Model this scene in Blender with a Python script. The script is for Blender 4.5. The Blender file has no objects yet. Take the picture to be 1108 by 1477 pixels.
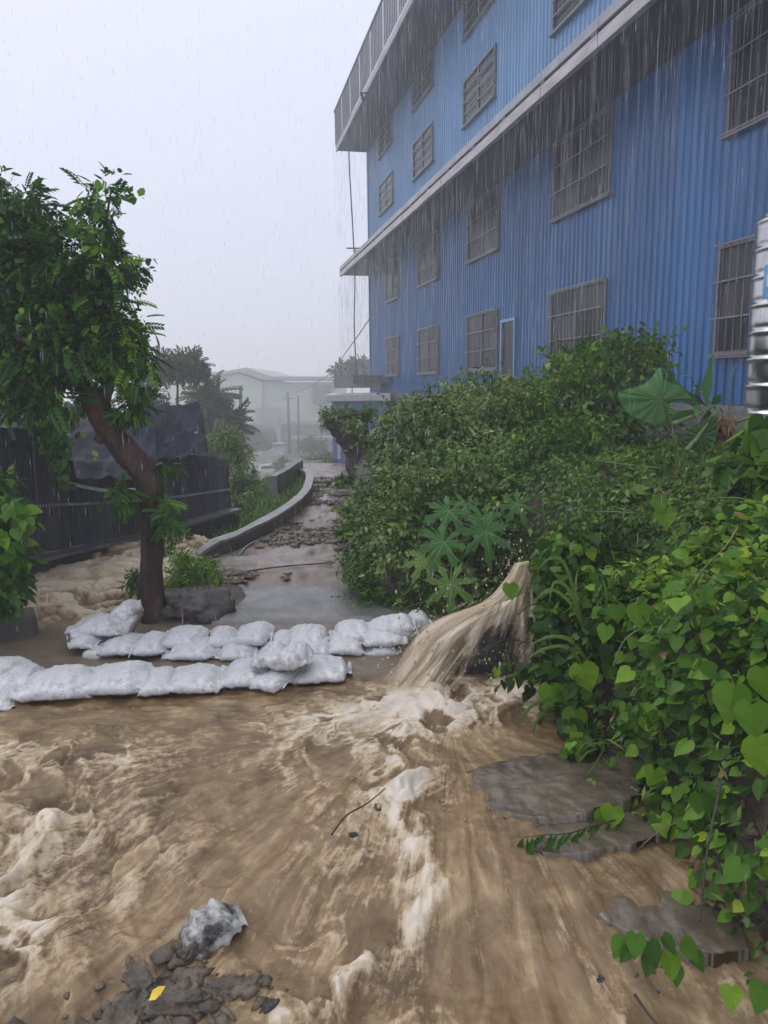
import bpy, math, random
import numpy as np
from mathutils import Vector, Matrix, Euler
R = math.radians
random.seed(7); rng = np.random.default_rng(11)
sc = bpy.context.scene
C = sc.collection
# ------------------------------------------------------------------ camera
F = 1080.0; PITCH = R(9.7); ROLL = -0.012; CAMZ = 1.6
cd = bpy.data.cameras.new('camera'); cam = bpy.data.objects.new('camera', cd); C.objects.link(cam)
cd.sensor_fit = 'VERTICAL'; cd.sensor_height = 36.0; cd.lens = 36.0*F/1477.0
cd.clip_start = 0.05; cd.clip_end = 1500
CR = Matrix.Rotation(math.pi/2-PITCH, 3, 'X') @ Matrix.Rotation(ROLL, 3, 'Z')
cam.matrix_world = Matrix.Translation((0, 0, CAMZ)) @ CR.to_4x4()
sc.camera = cam
CRN = np.array(CR)
# ------------------------------------------------------------------ sky and light (overcast, raining)
w = bpy.data.worlds.new('World'); sc.world = w; w.use_nodes = True
nt = w.node_tree; nt.nodes.clear()
out = nt.nodes.new('ShaderNodeOutputWorld')
sky = nt.nodes.new('ShaderNodeTexSky'); sky.sky_type = 'NISHITA'; sky.sun_disc = False
sky.sun_elevation = R(55); sky.sun_rotation = R(-60); sky.dust_density = 4.0
b1 = nt.nodes.new('ShaderNodeBackground'); b1.inputs['Strength'].default_value = 0.012
nt.links.new(sky.outputs[0], b1.inputs['Color'])
tc = nt.nodes.new('ShaderNodeTexCoord'); sx = nt.nodes.new('ShaderNodeSeparateXYZ')
nt.links.new(tc.outputs['Generated'], sx.inputs[0])
cr = nt.nodes.new('ShaderNodeValToRGB')                      # overcast cloud deck: dimmer at the horizon than overhead
cr.color_ramp.elements[0].position = 0.0; cr.color_ramp.elements[0].color = (0.62, 0.64, 0.765, 1)
cr.color_ramp.elements[1].position = 1.0; cr.color_ramp.elements[1].color = (1.25, 1.27, 1.35, 1)
e = cr.color_ramp.elements.new(0.42); e.color = (0.74, 0.77, 0.93, 1)
nt.links.new(sx.outputs['Z'], cr.inputs[0])
b2 = nt.nodes.new('ShaderNodeBackground'); b2.inputs['Strength'].default_value = 1.0
nt.links.new(cr.outputs[0], b2.inputs['Color'])
ad = nt.nodes.new('ShaderNodeAddShader')
nt.links.new(b1.outputs[0], ad.inputs[0]); nt.links.new(b2.outputs[0], ad.inputs[1]); nt.links.new(ad.outputs[0], out.inputs[0])
sd = bpy.data.lights.new('sun', 'SUN'); sd.energy = 0.7; sd.angle = R(25); sd.color = (1.0, 0.97, 0.93)
so = bpy.data.objects.new('sun', sd); C.objects.link(so)
so.rotation_euler = (R(35), 0, R(-60)+math.pi)   # elevation 55
so.rotation_euler = Vector((math.sin(R(-60))*math.cos(R(55)), math.cos(R(-60))*math.cos(R(55)), math.sin(R(55)))).to_track_quat('Z', 'Y').to_euler()
sc.view_settings.view_transform = 'Standard'; sc.view_settings.look = 'None'
sc.view_settings.exposure = 0.15; sc.view_settings.gamma = 1.0; sc.view_settings.use_curve_mapping = False
sc.render.engine = 'CYCLES'
sc.cycles.use_denoising = True
sc.cycles.max_bounces = 6; sc.cycles.volume_bounces = 3; sc.cycles.transparent_max_bounces = 16
sc.cycles.caustics_reflective = False; sc.cycles.caustics_refractive = False

# ------------------------------------------------------------------ helpers
def ray(px, py):
    v = CRN @ np.array([(px-554)/F, -(py-738.5)/F, -1.0]); return v
def at(px, py, Y):                                  # point on the pixel's line at distance Y ahead
    v = ray(px, py); k = Y/v[1]; return np.array([v[0]*k, Y, CAMZ+v[2]*k])
def gp(px, py, z=0.0):                              # point where it meets height z
    v = ray(px, py); k = (z-CAMZ)/v[2]; return np.array([v[0]*k, v[1]*k, z])
def _hash(ix, iy, iz):
    n = (ix*374761393 + iy*668265263 + iz*1442695041) & 0xffffffff
    n = ((n ^ (n >> 13))*1274126177) & 0xffffffff
    return ((n ^ (n >> 16)) & 0xffffff)/float(0xffffff)
def vn(x, y, z=0.0):
    x, y, z = np.broadcast_arrays(np.asarray(x, float), np.asarray(y, float), np.asarray(z, float))
    fx, fy, fz = np.floor(x), np.floor(y), np.floor(z)
    ix, iy, iz = fx.astype(np.int64), fy.astype(np.int64), fz.astype(np.int64)
    u, v, s = x-fx, y-fy, z-fz
    u = u*u*u*(u*(u*6-15)+10); v = v*v*v*(v*(v*6-15)+10); s = s*s*s*(s*(s*6-15)+10)
    def L(a, b, t): return a+(b-a)*t
    def P(k):
        return L(L(_hash(ix, iy, iz+k), _hash(ix+1, iy, iz+k), u), L(_hash(ix, iy+1, iz+k), _hash(ix+1, iy+1, iz+k), u), v)
    return L(P(0), P(1), s)*2-1
def fbm(x, y, z=0.0, o=4, g=0.5):
    a, s, t = 1.0, 0.0, 0.0
    for i in range(o):
        s = s + a*vn(x+i*17.3, y-i*9.1, z+i*3.7); t += a; a *= g
        x, y, z = np.asarray(x)*2.03, np.asarray(y)*2.03, np.asarray(z)*2.03
    return s/t*1.6
def ridge(x, y, z=0.0, o=3):
    a, s, t = 1.0, 0.0, 0.0
    for i in range(o):
        s = s + a*(1-np.abs(vn(x+i*7.7, y+i*3.1, z))*2.2); t += a; a *= 0.5
        x, y = np.asarray(x)*2.1, np.asarray(y)*2.1
    return s/t
def sst(a, b, x):
    t = np.clip((np.asarray(x, float)-a)/(b-a), 0, 1); return t*t*(3-2*t)

def link(o, parent=None):
    C.objects.link(o)
    if parent is not None: o.parent = parent
    return o
def mesh(name, V, Fc, mat=None, parent=None, smooth=True, attrs=None, sharp=None):
    V = np.asarray(V, dtype=np.float64).reshape(-1, 3)
    me = bpy.data.meshes.new(name)
    if isinstance(Fc, np.ndarray):
        n, k = Fc.shape
        me.vertices.add(len(V)); me.vertices.foreach_set('co', V.ravel())
        me.loops.add(n*k); me.loops.foreach_set('vertex_index', Fc.astype(np.int32).ravel())
        me.polygons.add(n); me.polygons.foreach_set('loop_start', np.arange(0, n*k, k, dtype=np.int32))
        me.update(calc_edges=True)
    else:
        me.from_pydata([tuple(v) for v in V], [], [tuple(f) for f in Fc])
    if smooth:
        me.polygons.foreach_set('use_smooth', np.ones(len(me.polygons), dtype=bool))
    if attrs:
        for k, a in attrs.items():
            at_ = me.attributes.new(k, 'FLOAT', 'POINT'); at_.data.foreach_set('value', np.asarray(a, dtype=np.float32))
    if mat is not None: me.materials.append(mat)
    me.update()
    o = bpy.data.objects.new(name, me)
    return link(o, parent)
def tag(o, label=None, cat=None, group=None, kind=None):
    if label: o['label'] = label
    if cat: o['category'] = cat
    if group: o['group'] = group
    if kind: o['kind'] = kind
    return o
def empty(name, loc=(0, 0, 0), rz=0.0):
    o = bpy.data.objects.new(name, None); o.location = loc; o.rotation_euler = (0, 0, rz); o.empty_display_size = 0.1
    return link(o)
class MB:
    def __init__(s): s.v = []; s.f = []
    def add(s, V, Fc):
        b = len(s.v); s.v += [tuple(float(c) for c in v) for v in V]; s.f += [tuple(int(i)+b for i in f) for f in Fc]; return s
    def box(s, x0, y0, z0, x1, y1, z1):
        return s.add([(x0,y0,z0),(x1,y0,z0),(x1,y1,z0),(x0,y1,z0),(x0,y0,z1),(x1,y0,z1),(x1,y1,z1),(x0,y1,z1)],
                     [(0,3,2,1),(4,5,6,7),(0,1,5,4),(1,2,6,5),(2,3,7,6),(3,0,4,7)])
    def build(s, name, mat, parent=None, smooth=False, bevel=0.0):
        o = mesh(name, s.v, s.f, mat, parent, smooth)
        if bevel:
            m = o.modifiers.new('b', 'BEVEL'); m.width = bevel; m.segments = 2; m.limit_method = 'ANGLE'
        return o
def tube_np(pts, rad, seg=10, jitter=0.0, seed=0, cap=True):
    pts = np.asarray(pts, float); rad = np.asarray(rad, float)
    n = len(pts); T = np.gradient(pts, axis=0); T /= np.linalg.norm(T, axis=1)[:, None]+1e-9
    a = np.array([0., 0., 1.]) if abs(T[0][2]) < 0.9 else np.array([1., 0., 0.])
    V = []; u = np.cross(T[0], a); u /= np.linalg.norm(u)
    for i in range(n):
        u = u-T[i]*np.dot(u, T[i]); u /= np.linalg.norm(u); v = np.cross(T[i], u)
        for k in range(seg):
            an = 2*math.pi*k/seg; dvec = math.cos(an)*u+math.sin(an)*v
            V.append(pts[i]+dvec*rad[i])
    V = np.array(V)
    if jitter:
        c = np.repeat(pts, seg, axis=0); d = V-c
        nn = fbm(V[:, 0]*14+seed, V[:, 1]*14, V[:, 2]*6, 3)
        rr = ridge(np.arctan2(d[:, 1], d[:, 0])*2.2+seed, V[:, 2]*3+nn*.4, seed, 2)
        V = c+d*(1+jitter*(nn+0.6*rr))[:, None]
    Fc = []
    for i in range(n-1):
        for k in range(seg):
            k2 = (k+1) % seg
            Fc.append((i*seg+k, i*seg+k2, (i+1)*seg+k2, (i+1)*seg+k))
    V = [tuple(x) for x in V]
    if cap:
        V.append(tuple(pts[0])); V.append(tuple(pts[-1])); a0, a1 = n*seg, n*seg+1
        for k in range(seg):
            k2 = (k+1) % seg
            Fc.append((a0, k2, k)); Fc.append((a1, (n-1)*seg+k, (n-1)*seg+k2))
    return V, Fc
def spline(pts, n):
    pts = np.asarray(pts, float); m = len(pts)
    t = np.linspace(0, m-1-1e-6, n); i = t.astype(int); f = (t-i)[:, None]
    g = lambda k: pts[np.clip(k, 0, m-1)]
    p0, p1, p2, p3 = g(i-1), g(i), g(i+1), g(i+2)
    return 0.5*((2*p1)+(-p0+p2)*f+(2*p0-5*p1+4*p2-p3)*f*f+(-p0+3*p1-3*p2+p3)*f**3)

# ------------------------------------------------------------------ materials
def nodes(name, rough=0.6, spec=0.5, metallic=0.0):
    m = bpy.data.materials.new(name); m.use_nodes = True
    t = m.node_tree; p = t.nodes['Principled BSDF']
    p.inputs['Roughness'].default_value = rough; p.inputs['Metallic'].default_value = metallic
    p.inputs['Specular IOR Level'].default_value = spec
    return m, t, p
def N(t, typ, **kw):
    n = t.nodes.new(typ)
    for k, v in kw.items(): setattr(n, k, v)
    return n
def noise(t, scale, detail=4.0, rough=0.6, vec=None, sc3=None, dist=0.0):
    n = N(t, 'ShaderNodeTexNoise'); n.inputs['Scale'].default_value = scale; n.inputs['Detail'].default_value = detail
    n.inputs['Roughness'].default_value = rough; n.inputs['Distortion'].default_value = dist
    if vec is None:
        c = N(t, 'ShaderNodeTexCoord'); vec = c.outputs['Object']
    if sc3:
        mp = N(t, 'ShaderNodeMapping'); mp.inputs['Scale'].default_value = sc3; t.links.new(vec, mp.inputs[0]); vec = mp.outputs[0]
    t.links.new(vec, n.inputs['Vector']); return n.outputs['Fac']
def ramp(t, fac, stops):
    r = N(t, 'ShaderNodeValToRGB'); el = r.color_ramp.elements
    while len(el) < len(stops): el.new(0.5)
    for e_, (p_, c_) in zip(el, stops):
        e_.position = p_; e_.color = (c_, c_, c_, 1) if isinstance(c_, (int, float)) else (*c_, 1)
    t.links.new(fac, r.inputs[0]); return r.outputs[0]
def mix(t, fac, a, b):
    m = N(t, 'ShaderNodeMix', data_type='RGBA')
    if isinstance(fac, (int, float)): m.inputs[0].default_value = fac
    else: t.links.new(fac, m.inputs[0])
    for s, v in ((6, a), (7, b)):
        if isinstance(v, tuple): m.inputs[s].default_value = (*v, 1)
        else: t.links.new(v, m.inputs[s])
    return m.outputs[2]
def bump(t, p, fac, strength=0.4, dist=0.01):
    b = N(t, 'ShaderNodeBump'); b.inputs['Strength'].default_value = strength; b.inputs['Distance'].default_value = dist
    t.links.new(fac, b.inputs['Height']); t.links.new(b.outputs[0], p.inputs['Normal'])
def simple(name, ca, cb, scale=6, rough=0.6, bs=0.3, bd=0.01, sc3=None, metallic=0.0, detail=6, lo=.35, hi=.65):
    m, t, p = nodes(name, rough, metallic=metallic)
    f = noise(t, scale, detail, 0.65, sc3=sc3)
    t.links.new(ramp(t, f, [(lo, ca), (hi, cb)]), p.inputs['Base Color'])
    if bs: bump(t, p, noise(t, scale*4, 5, 0.7, sc3=sc3), bs, bd)
    return m
def attr(t, name):
    a = N(t, 'ShaderNodeAttribute'); a.attribute_name = name; return a.outputs['Fac']
def leafmat(name, stops, rough=0.40, trans=0.30, spec=0.2):
    m, t, p = nodes(name, rough, spec)
    col = ramp(t, attr(t, 'tint'), stops)
    f = noise(t, 30, 3)
    col2 = mix(t, ramp(t, f, [(.35, 0.0), (.7, 0.25)]), col, (0.07, 0.12, 0.015))
    t.links.new(col2, p.inputs['Base Color'])
    tr = N(t, 'ShaderNodeBsdfTranslucent'); t.links.new(col, tr.inputs[0])
    ms = N(t, 'ShaderNodeMixShader'); ms.inputs[0].default_value = trans
    o = t.nodes['Material Output']
    t.links.new(p.outputs[0], ms.inputs[1]); t.links.new(tr.outputs[0], ms.inputs[2]); t.links.new(ms.outputs[0], o.inputs[0])
    return m
M = {}
M['earth'] = simple('wet_earth', (0.035, 0.026, 0.018), (0.10, 0.08, 0.055), 5, 0.55, 0.8, 0.03)
M['farland'] = simple('far_grassland', (0.05, 0.08, 0.03), (0.12, 0.14, 0.07), 0.6, 0.8, 0.3, 0.05)
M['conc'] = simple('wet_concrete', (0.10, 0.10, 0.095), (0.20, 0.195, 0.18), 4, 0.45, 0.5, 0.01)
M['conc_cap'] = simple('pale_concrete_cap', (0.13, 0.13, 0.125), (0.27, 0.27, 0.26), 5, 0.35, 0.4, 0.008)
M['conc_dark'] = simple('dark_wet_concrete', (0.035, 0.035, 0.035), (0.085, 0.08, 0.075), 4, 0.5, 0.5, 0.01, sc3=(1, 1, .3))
M['slab'] = simple('gravelly_wet_concrete', (0.045, 0.036, 0.025), (0.155, 0.125, 0.088), 3.2, 0.22, 0.9, 0.006)
M['rock'] = simple('wet_dark_rock', (0.02, 0.018, 0.018), (0.075, 0.065, 0.06), 7, 0.35, 0.8, 0.02)
M['rubble'] = simple('grey_rubble', (0.045, 0.038, 0.028), (0.17, 0.135, 0.095), 11, 0.4, 0.8, 0.015)
M['bark'] = simple('wet_red_brown_bark', (0.010, 0.007, 0.006), (0.105, 0.048, 0.028), 7, 0.55, 1.0, 0.03, sc3=(1, 1, .25), lo=.38, hi=.72)
M['bark_dark'] = simple('dark_bark', (0.02, 0.015, 0.012), (0.07, 0.055, 0.045), 7, 0.6, 0.9, 0.02, sc3=(1, 1, .3))
M['twig'] = simple('dead_twig', (0.08, 0.06, 0.035), (0.20, 0.15, 0.09), 20, 0.6, 0.3, 0.002)
M['pale_vein'] = simple('pale_leaf_vein', (0.22, 0.34, 0.14), (0.30, 0.42, 0.20), 12, 0.45, 0)
M['gstem'] = simple('green_stem', (0.06, 0.10, 0.025), (0.15, 0.20, 0.06), 12, 0.45, 0.2, 0.002)
M['fascia'] = simple('weathered_pinkish_grey_metal', (0.28, 0.25, 0.26), (0.50, 0.45, 0.46), 1.5, 0.4, 0.2, 0.004, sc3=(1, 4, 4))
M['gutter'] = simple('grey_metal_gutter', (0.20, 0.20, 0.22), (0.34, 0.34, 0.37), 1.5, 0.35, 0.2, 0.004)
M['soffit'] = simple('eave_shade_soffit_sheet', (0.012, 0.012, 0.017), (0.032, 0.034, 0.045), 1.2, 0.6, 0.2, 0.004)  # soffit colour darkened so that it carries part of the eave shade
M['frame'] = simple('grey_aluminium_frame', (0.10, 0.10, 0.105), (0.18, 0.185, 0.19), 9, 0.4, 0.1, 0.002)
M['bar'] = simple('steel_security_bar', (0.12, 0.12, 0.125), (0.22, 0.22, 0.23), 9, 0.35, 0.1, 0.002)
M['darkmetal'] = simple('dark_metal', (0.03, 0.03, 0.035), (0.07, 0.07, 0.08), 9, 0.45, 0.1, 0.002)
M['cable'] = simple('black_cable', (0.03, 0.03, 0.03), (0.05, 0.05, 0.05), 9, 0.5, 0)
def cladding(name, ca, cb, rough=0.32):
    m, t, p = nodes(name, rough, 0.5)
    f = noise(t, 1.1, 5, 0.6, sc3=(1.6, 1, .12)); g = noise(t, 0.5, 3, 0.5)
    c1 = ramp(t, f, [(.32, ca), (.68, cb)])
    d = tuple(x*0.7+0.02 for x in ca)
    oi = N(t, 'ShaderNodeObjectInfo'); c1 = mix(t, ramp(t, oi.outputs['Random'], [(0, 0.0), (1, .38)]), c1, tuple(x*0.62+0.01 for x in ca))
    st = noise(t, 1.0, 6, 0.7, sc3=(9, 1, .22)); c1 = mix(t, ramp(t, st, [(.56, 0.0), (.74, .45)]), c1, tuple(x*.6+.10 for x in cb))
    t.links.new(mix(t, ramp(t, g, [(.45, 0.0), (.75, .5)]), c1, d), p.inputs['Base Color'])
    bump(t, p, noise(t, 3, 3), 0.08, 0.01)
    return m
M['blue'] = cladding('blue_steel_cladding', (0.004, 0.082, 0.25), (0.010, 0.155, 0.41))
M['paleblue'] = cladding('faded_skylit_blue_cladding', (0.08, 0.23, 0.44), (0.20, 0.37, 0.58), 0.28)  # weathered pale blue; brighter light and wet sky reflection also put into the colour
M['annexblue'] = cladding('annex_blue_wall', (0.10, 0.22, 0.50), (0.16, 0.30, 0.60))
M['parapet'] = simple('pale_grey_sheet', (0.34, 0.36, 0.40), (0.50, 0.52, 0.56), 2, 0.35, 0.1, 0.003)
m, t, p = nodes('dark_window_glass', 0.2, 0.12); M['glass'] = m
t.links.new(ramp(t, noise(t, 1.3, 2), [(.3, (.006, .007, .009)), (.7, (.026, .025, .024))]), p.inputs['Base Color'])
m, t, p = nodes('pale_curtained_glass', 0.2, 0.15); M['glass2'] = m
t.links.new(ramp(t, noise(t, 3, 2, sc3=(4, 4, .2)), [(.3, (.03, .028, .026)), (.7, (.075, .07, .066))]), p.inputs['Base Color'])
M['steel'] = simple('stainless_steel', (0.45, 0.45, 0.45), (0.62, 0.62, 0.62), 3, 0.24, 0.05, 0.002, metallic=1.0)
M['labelblue'] = simple('blue_label', (0.06, 0.25, 0.48), (0.22, 0.45, 0.62), 8, 0.35, 0)
M['labelpale'] = simple('pale_label', (0.5, 0.58, 0.62), (0.62, 0.68, 0.7), 8, 0.35, 0)
M['fence'] = simple('hazed_corrugated_fence', (0.045, 0.045, 0.058), (0.12, 0.118, 0.14), 2.2, 0.45, 0.3, 0.006, sc3=(2, 2, .3))  # dark sheet lightened towards lavender, rain haze put into the colour
M['tarp'] = simple('hazed_black_tarpaulin', (0.022, 0.022, 0.032), (0.065, 0.068, 0.09), 2.5, 0.55, 0.4, 0.02)  # black cloth lightened, its veil of rain haze is in the colour
M['strap'] = simple('pale_worn_edge', (0.25, 0.26, 0.29), (0.45, 0.46, 0.5), 8, 0.4, 0.2, 0.003)
M['far_wall'] = simple('pale_green_far_wall', (0.40, 0.44, 0.39), (0.50, 0.54, 0.48), 0.4, 0.7, 0)
M['far_roof'] = simple('pale_grey_far_roof', (0.20, 0.21, 0.21), (0.30, 0.31, 0.30), 0.5, 0.5, 0)
M['far_dark'] = simple('dark_far_opening', (0.05, 0.055, 0.055), (0.10, 0.11, 0.11), 0.6, 0.6, 0)
M['white'] = simple('white_paint', (0.5, 0.5, 0.5), (0.7, 0.7, 0.7), 3, 0.4, 0)
M['yellow_leaf'] = simple('yellow_leaf', (0.55, 0.36, 0.02), (0.75, 0.52, 0.04), 20, 0.4, 0.2, 0.002)
M['brown_dead'] = simple('dead_brown_leaves', (0.09, 0.045, 0.02), (0.26, 0.14, 0.06), 20, 0.7, 0.6, 0.01)
# leaves: tint 0..1 = natural variation between leaves
M['vine'] = leafmat('vine_leaves', [(0.0, (.010, .038, .004)), (.3, (.030, .098, .007)), (.65, (.082, .20, .012)), (.88, (.17, .31, .018)), (1.0, (.32, .42, .03))])
M['bush'] = leafmat('olive_bush_leaves', [(0.0, (.018, .050, .008)), (.40, (.065, .145, .016)), (.75, (.15, .255, .038)), (1.0, (.30, .38, .12))], spec=.35)
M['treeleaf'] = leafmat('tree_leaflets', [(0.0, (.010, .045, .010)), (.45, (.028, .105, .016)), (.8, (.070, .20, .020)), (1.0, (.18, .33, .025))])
M['grass'] = leafmat('grass_blades', [(0.0, (.04, .09, .02)), (.5, (.09, .18, .03)), (1.0, (.19, .28, .06))])
M['papaya'] = leafmat('papaya_leaf', [(0.0, (.035, .11, .03)), (.5, (.06, .17, .035)), (1.0, (.16, .27, .05))])
M['taro'] = leafmat('taro_leaf', [(0.0, (.05, .14, .04)), (1.0, (.09, .21, .07))], rough=0.3)
M['farleaf'] = leafmat('far_leaves', [(0.0, (.03, .06, .03)), (1.0, (.08, .13, .05))])
# sandbag cloth
m, t, p = nodes('white_woven_sandbag', 0.5, 0.3); M['bag'] = m
c = N(t, 'ShaderNodeTexCoord')
f = noise(t, 5, 5, 0.6, vec=c.outputs['Object']); 
base = ramp(t, f, [(.3, (.42, .43, .44)), (.65, (.66, .67, .685))])
g = noise(t, 9, 6, 0.75, vec=c.outputs['Object'])
dirt_folds = mix(t, ramp(t, g, [(.50, 0.0), (.72, .75)]), base, (.22, .18, .13))
# mud soaked up from the water line (object z is world-aligned: 0 at the bag's foot)
sp = N(t, 'ShaderNodeSeparateXYZ'); t.links.new(c.outputs['Generated'], sp.inputs[0])
ma = N(t, 'ShaderNodeMath', operation='ADD'); t.links.new(sp.outputs['Z'], ma.inputs[0])
mm = N(t, 'ShaderNodeMath', operation='MULTIPLY'); mm.inputs[1].default_value = .25; t.links.new(f, mm.inputs[0]); t.links.new(mm.outputs[0], ma.inputs[1])
dirt_folds = mix(t, ramp(t, ma.outputs[0], [(.14, .9), (.42, 0.0)]), dirt_folds, (.24, .18, .12))
cl_ = noise(t, 7, 3, 0.5, vec=c.outputs['Object'], sc3=(1, 2.2, 1), dist=2.5)
dirt_folds = mix(t, ramp(t, cl_, [(.485, 0.0), (.5, .55), (.515, 0.0)]), dirt_folds, (.10, .095, .09))  # thin dark lines: shade of cloth folds and print painted into the colour
t.links.new(dirt_folds, p.inputs['Base Color'])
bump(t, p, noise(t, 26, 5, 0.7, vec=c.outputs['Object']), 0.35, 0.012)
M['bag_dirty'] = simple('torn_muddy_white_cloth', (0.05, 0.045, 0.04), (0.52, 0.52, 0.51), 9, 0.45, 0.9, 0.02, lo=.42, hi=.56)
# muddy water: foam and churn are real foam, drawn from the attribute 'foam' (0..1)
def water_mat(name):
    m, t, p = nodes(name, 0.34, 0.35)
    c = N(t, 'ShaderNodeTexCoord'); v = c.outputs['Object']
    fo = attr(t, 'foam'); cx = attr(t, 'calm'); dk = attr(t, 'deep')
    cb = N(t, 'ShaderNodeCombineXYZ'); t.links.new(attr(t, 'fu'), cb.inputs[0]); t.links.new(attr(t, 'fv'), cb.inputs[1]); fl_ = cb.outputs[0]
    f = noise(t, 4.5, 6, 0.62, vec=v, dist=1.1); g = noise(t, 38, 8, 0.8, vec=v, dist=.5); s_ = noise(t, 1, 6, 0.62, vec=fl_, sc3=(2.4, 15, 1), dist=1.0); s2 = noise(t, 1, 6, 0.7, vec=fl_, sc3=(6, 62, 1), dist=.7)
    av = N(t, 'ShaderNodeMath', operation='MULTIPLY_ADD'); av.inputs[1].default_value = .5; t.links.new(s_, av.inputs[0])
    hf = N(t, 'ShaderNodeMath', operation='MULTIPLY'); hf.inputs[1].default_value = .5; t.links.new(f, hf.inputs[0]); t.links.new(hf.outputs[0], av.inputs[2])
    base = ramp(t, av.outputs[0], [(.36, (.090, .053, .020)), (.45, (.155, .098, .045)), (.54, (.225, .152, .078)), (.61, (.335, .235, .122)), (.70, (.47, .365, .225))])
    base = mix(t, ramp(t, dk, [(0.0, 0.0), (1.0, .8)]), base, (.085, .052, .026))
    base = mix(t, ramp(t, cx, [(0, 0.0), (1, .8)]), base, (.145, .118, .088))
    d2 = N(t, 'ShaderNodeMath', operation='ADD'); t.links.new(g, d2.inputs[0]); t.links.new(s2, d2.inputs[1])
    mx = N(t, 'ShaderNodeMath', operation='MULTIPLY_ADD'); mx.inputs[1].default_value = 1.7; mx.inputs[2].default_value = -1.72; t.links.new(d2.outputs[0], mx.inputs[0])
    sm = N(t, 'ShaderNodeMath', operation='ADD'); t.links.new(fo, sm.inputs[0]); t.links.new(mx.outputs[0], sm.inputs[1])
    fc = ramp(t, fo, [(.0, (.36, .255, .135)), (.45, (.45, .34, .205)), (.8, (.58, .49, .37)), (1.0, (.64, .57, .48))])
    t.links.new(mix(t, ramp(t, sm.outputs[0], [(.18, 0.0), (.62, .85), (.95, 1.0)]), base, fc), p.inputs['Base Color'])
    bump(t, p, d2.outputs[0], 0.55, 0.006)
    return m, t, p
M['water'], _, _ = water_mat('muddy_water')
# falling water: streaky, partly see-through
m, t, p = nodes('falling_muddy_water', 0.35, 0.4); M['fall'] = m
uvx, uvy = attr(t, 'su'), attr(t, 'sv')
cb = N(t, 'ShaderNodeCombineXYZ'); t.links.new(uvx, cb.inputs[0]); t.links.new(uvy, cb.inputs[1])
f = noise(t, 1.0, 6, 0.65, vec=cb.outputs[0], sc3=(6, .7, 1), dist=.8); g = noise(t, 1.0, 5, 0.7, vec=cb.outputs[0], sc3=(20, 1.3, 1), dist=.6)
t.links.new(ramp(t, f, [(.34, (.30, .22, .13)), (.5, (.45, .35, .225)), (.66, (.68, .60, .48))]), p.inputs['Base Color'])
de = attr(t, 'dens')
a1 = N(t, 'ShaderNodeMath', operation='MULTIPLY_ADD'); a1.inputs[1].default_value = .9; a1.inputs[2].default_value = -0.45; t.links.new(g, a1.inputs[0])
a2 = N(t, 'ShaderNodeMath', operation='MULTIPLY_ADD'); a2.inputs[1].default_value = 1.9; a2.inputs[2].default_value = -0.95; t.links.new(f, a2.inputs[0])
a3 = N(t, 'ShaderNodeMath', operation='ADD'); t.links.new(a1.outputs[0], a3.inputs[0]); t.links.new(a2.outputs[0], a3.inputs[1])
a4 = N(t, 'ShaderNodeMath', operation='ADD', use_clamp=True); t.links.new(a3.outputs[0], a4.inputs[0]); t.links.new(de, a4.inputs[1])
t.links.new(a4.outputs[0], p.inputs['Alpha'])
# path
m, t, p = nodes('wet_concrete_path', 0.22, 0.5); M['path'] = m
f = noise(t, 1.6, 6, 0.65, dist=.6); g = noise(t, 14, 6, 0.75); k = noise(t, 2.2, 5, 0.6, sc3=(1, .5, 1), dist=1.2)
base = ramp(t, g, [(.3, (.085, .085, .08)), (.7, (.165, .16, .15))])
mu = attr(t, 'mud')
ml = N(t, 'ShaderNodeMath', operation='MULTIPLY'); t.links.new(ramp(t, f, [(.36, 0.0), (.46, 1.0)]), ml.inputs[0]); t.links.new(mu, ml.inputs[1])
mud = ramp(t, k, [(.35, (.095, .070, .052)), (.5, (.23, .185, .145)), (.65, (.15, .10, .072))])
t.links.new(mix(t, ml.outputs[0], base, mud), p.inputs['Base Color'])
t.links.new(ramp(t, f, [(.38, .12), (.6, .5)]), p.inputs['Roughness'])
bump(t, p, g, 0.35, 0.012)

m, t, p = nodes('rain_drop', .1, .5); M['rain'] = m; p.inputs['Base Color'].default_value = (.75, .77, .8, 1); p.inputs['Alpha'].default_value = .30

M['runoff'] = M['rain'].copy(); M['runoff'].name = 'runoff_water'; M['runoff'].node_tree.nodes['Principled BSDF'].inputs['Alpha'].default_value = .11
# ------------------------------------------------------------------ terrain
D = 7.0; BA = R(12.3)                                        # building wall: distance from the camera, heading
dvec = np.array([-math.sin(BA), math.cos(BA), 0]); nvec = np.array([math.cos(BA), math.sin(BA), 0])
_b = np.array([gp(*q)[:2] for q in [(1190, 1460), (1075, 1380), (975, 1265), (930, 1190), (860, 1100), (795, 1030), (785, 960), (775, 905), (655, 878), (530, 872), (512, 840), (508, 790), (500, 740), (494, 700)]])
_b = np.vstack([[[1.9, 0.2]], _b, [[-0.6, 16.0]], [[0.6, 28.0]], [[0.6, 300.0]]])
def bank_x(y): return np.interp(y, _b[:, 1], _b[:, 0])
_wp = [(283, 812), (330, 800), (380, 775), (415, 753), (440, 730), (447, 712), (445, 700), (432, 688)]
PW = np.array([gp(*q)[:2] for q in _wp])
PWe = np.vstack([PW, [[-2.0, 16.0]], [[-4.5, 34.0]], [[-6, 300.0]]])
def wall_x(y): return np.interp(y, PWe[:, 1], PWe[:, 0])
FP0, FP1 = at(-140, 700, 5.0), at(328, 700, 9.2)             # fence line
def fence_side(x, y):                                        # >0 beyond the fence line
    ux, uy = FP1[0]-FP0[0], FP1[1]-FP0[1]; L = math.hypot(ux, uy)
    return ((y-FP0[1])*ux-(x-FP0[0])*uy)/L
def far_z(y): return -0.085*np.clip(y-12.0, 0, 113)
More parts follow.
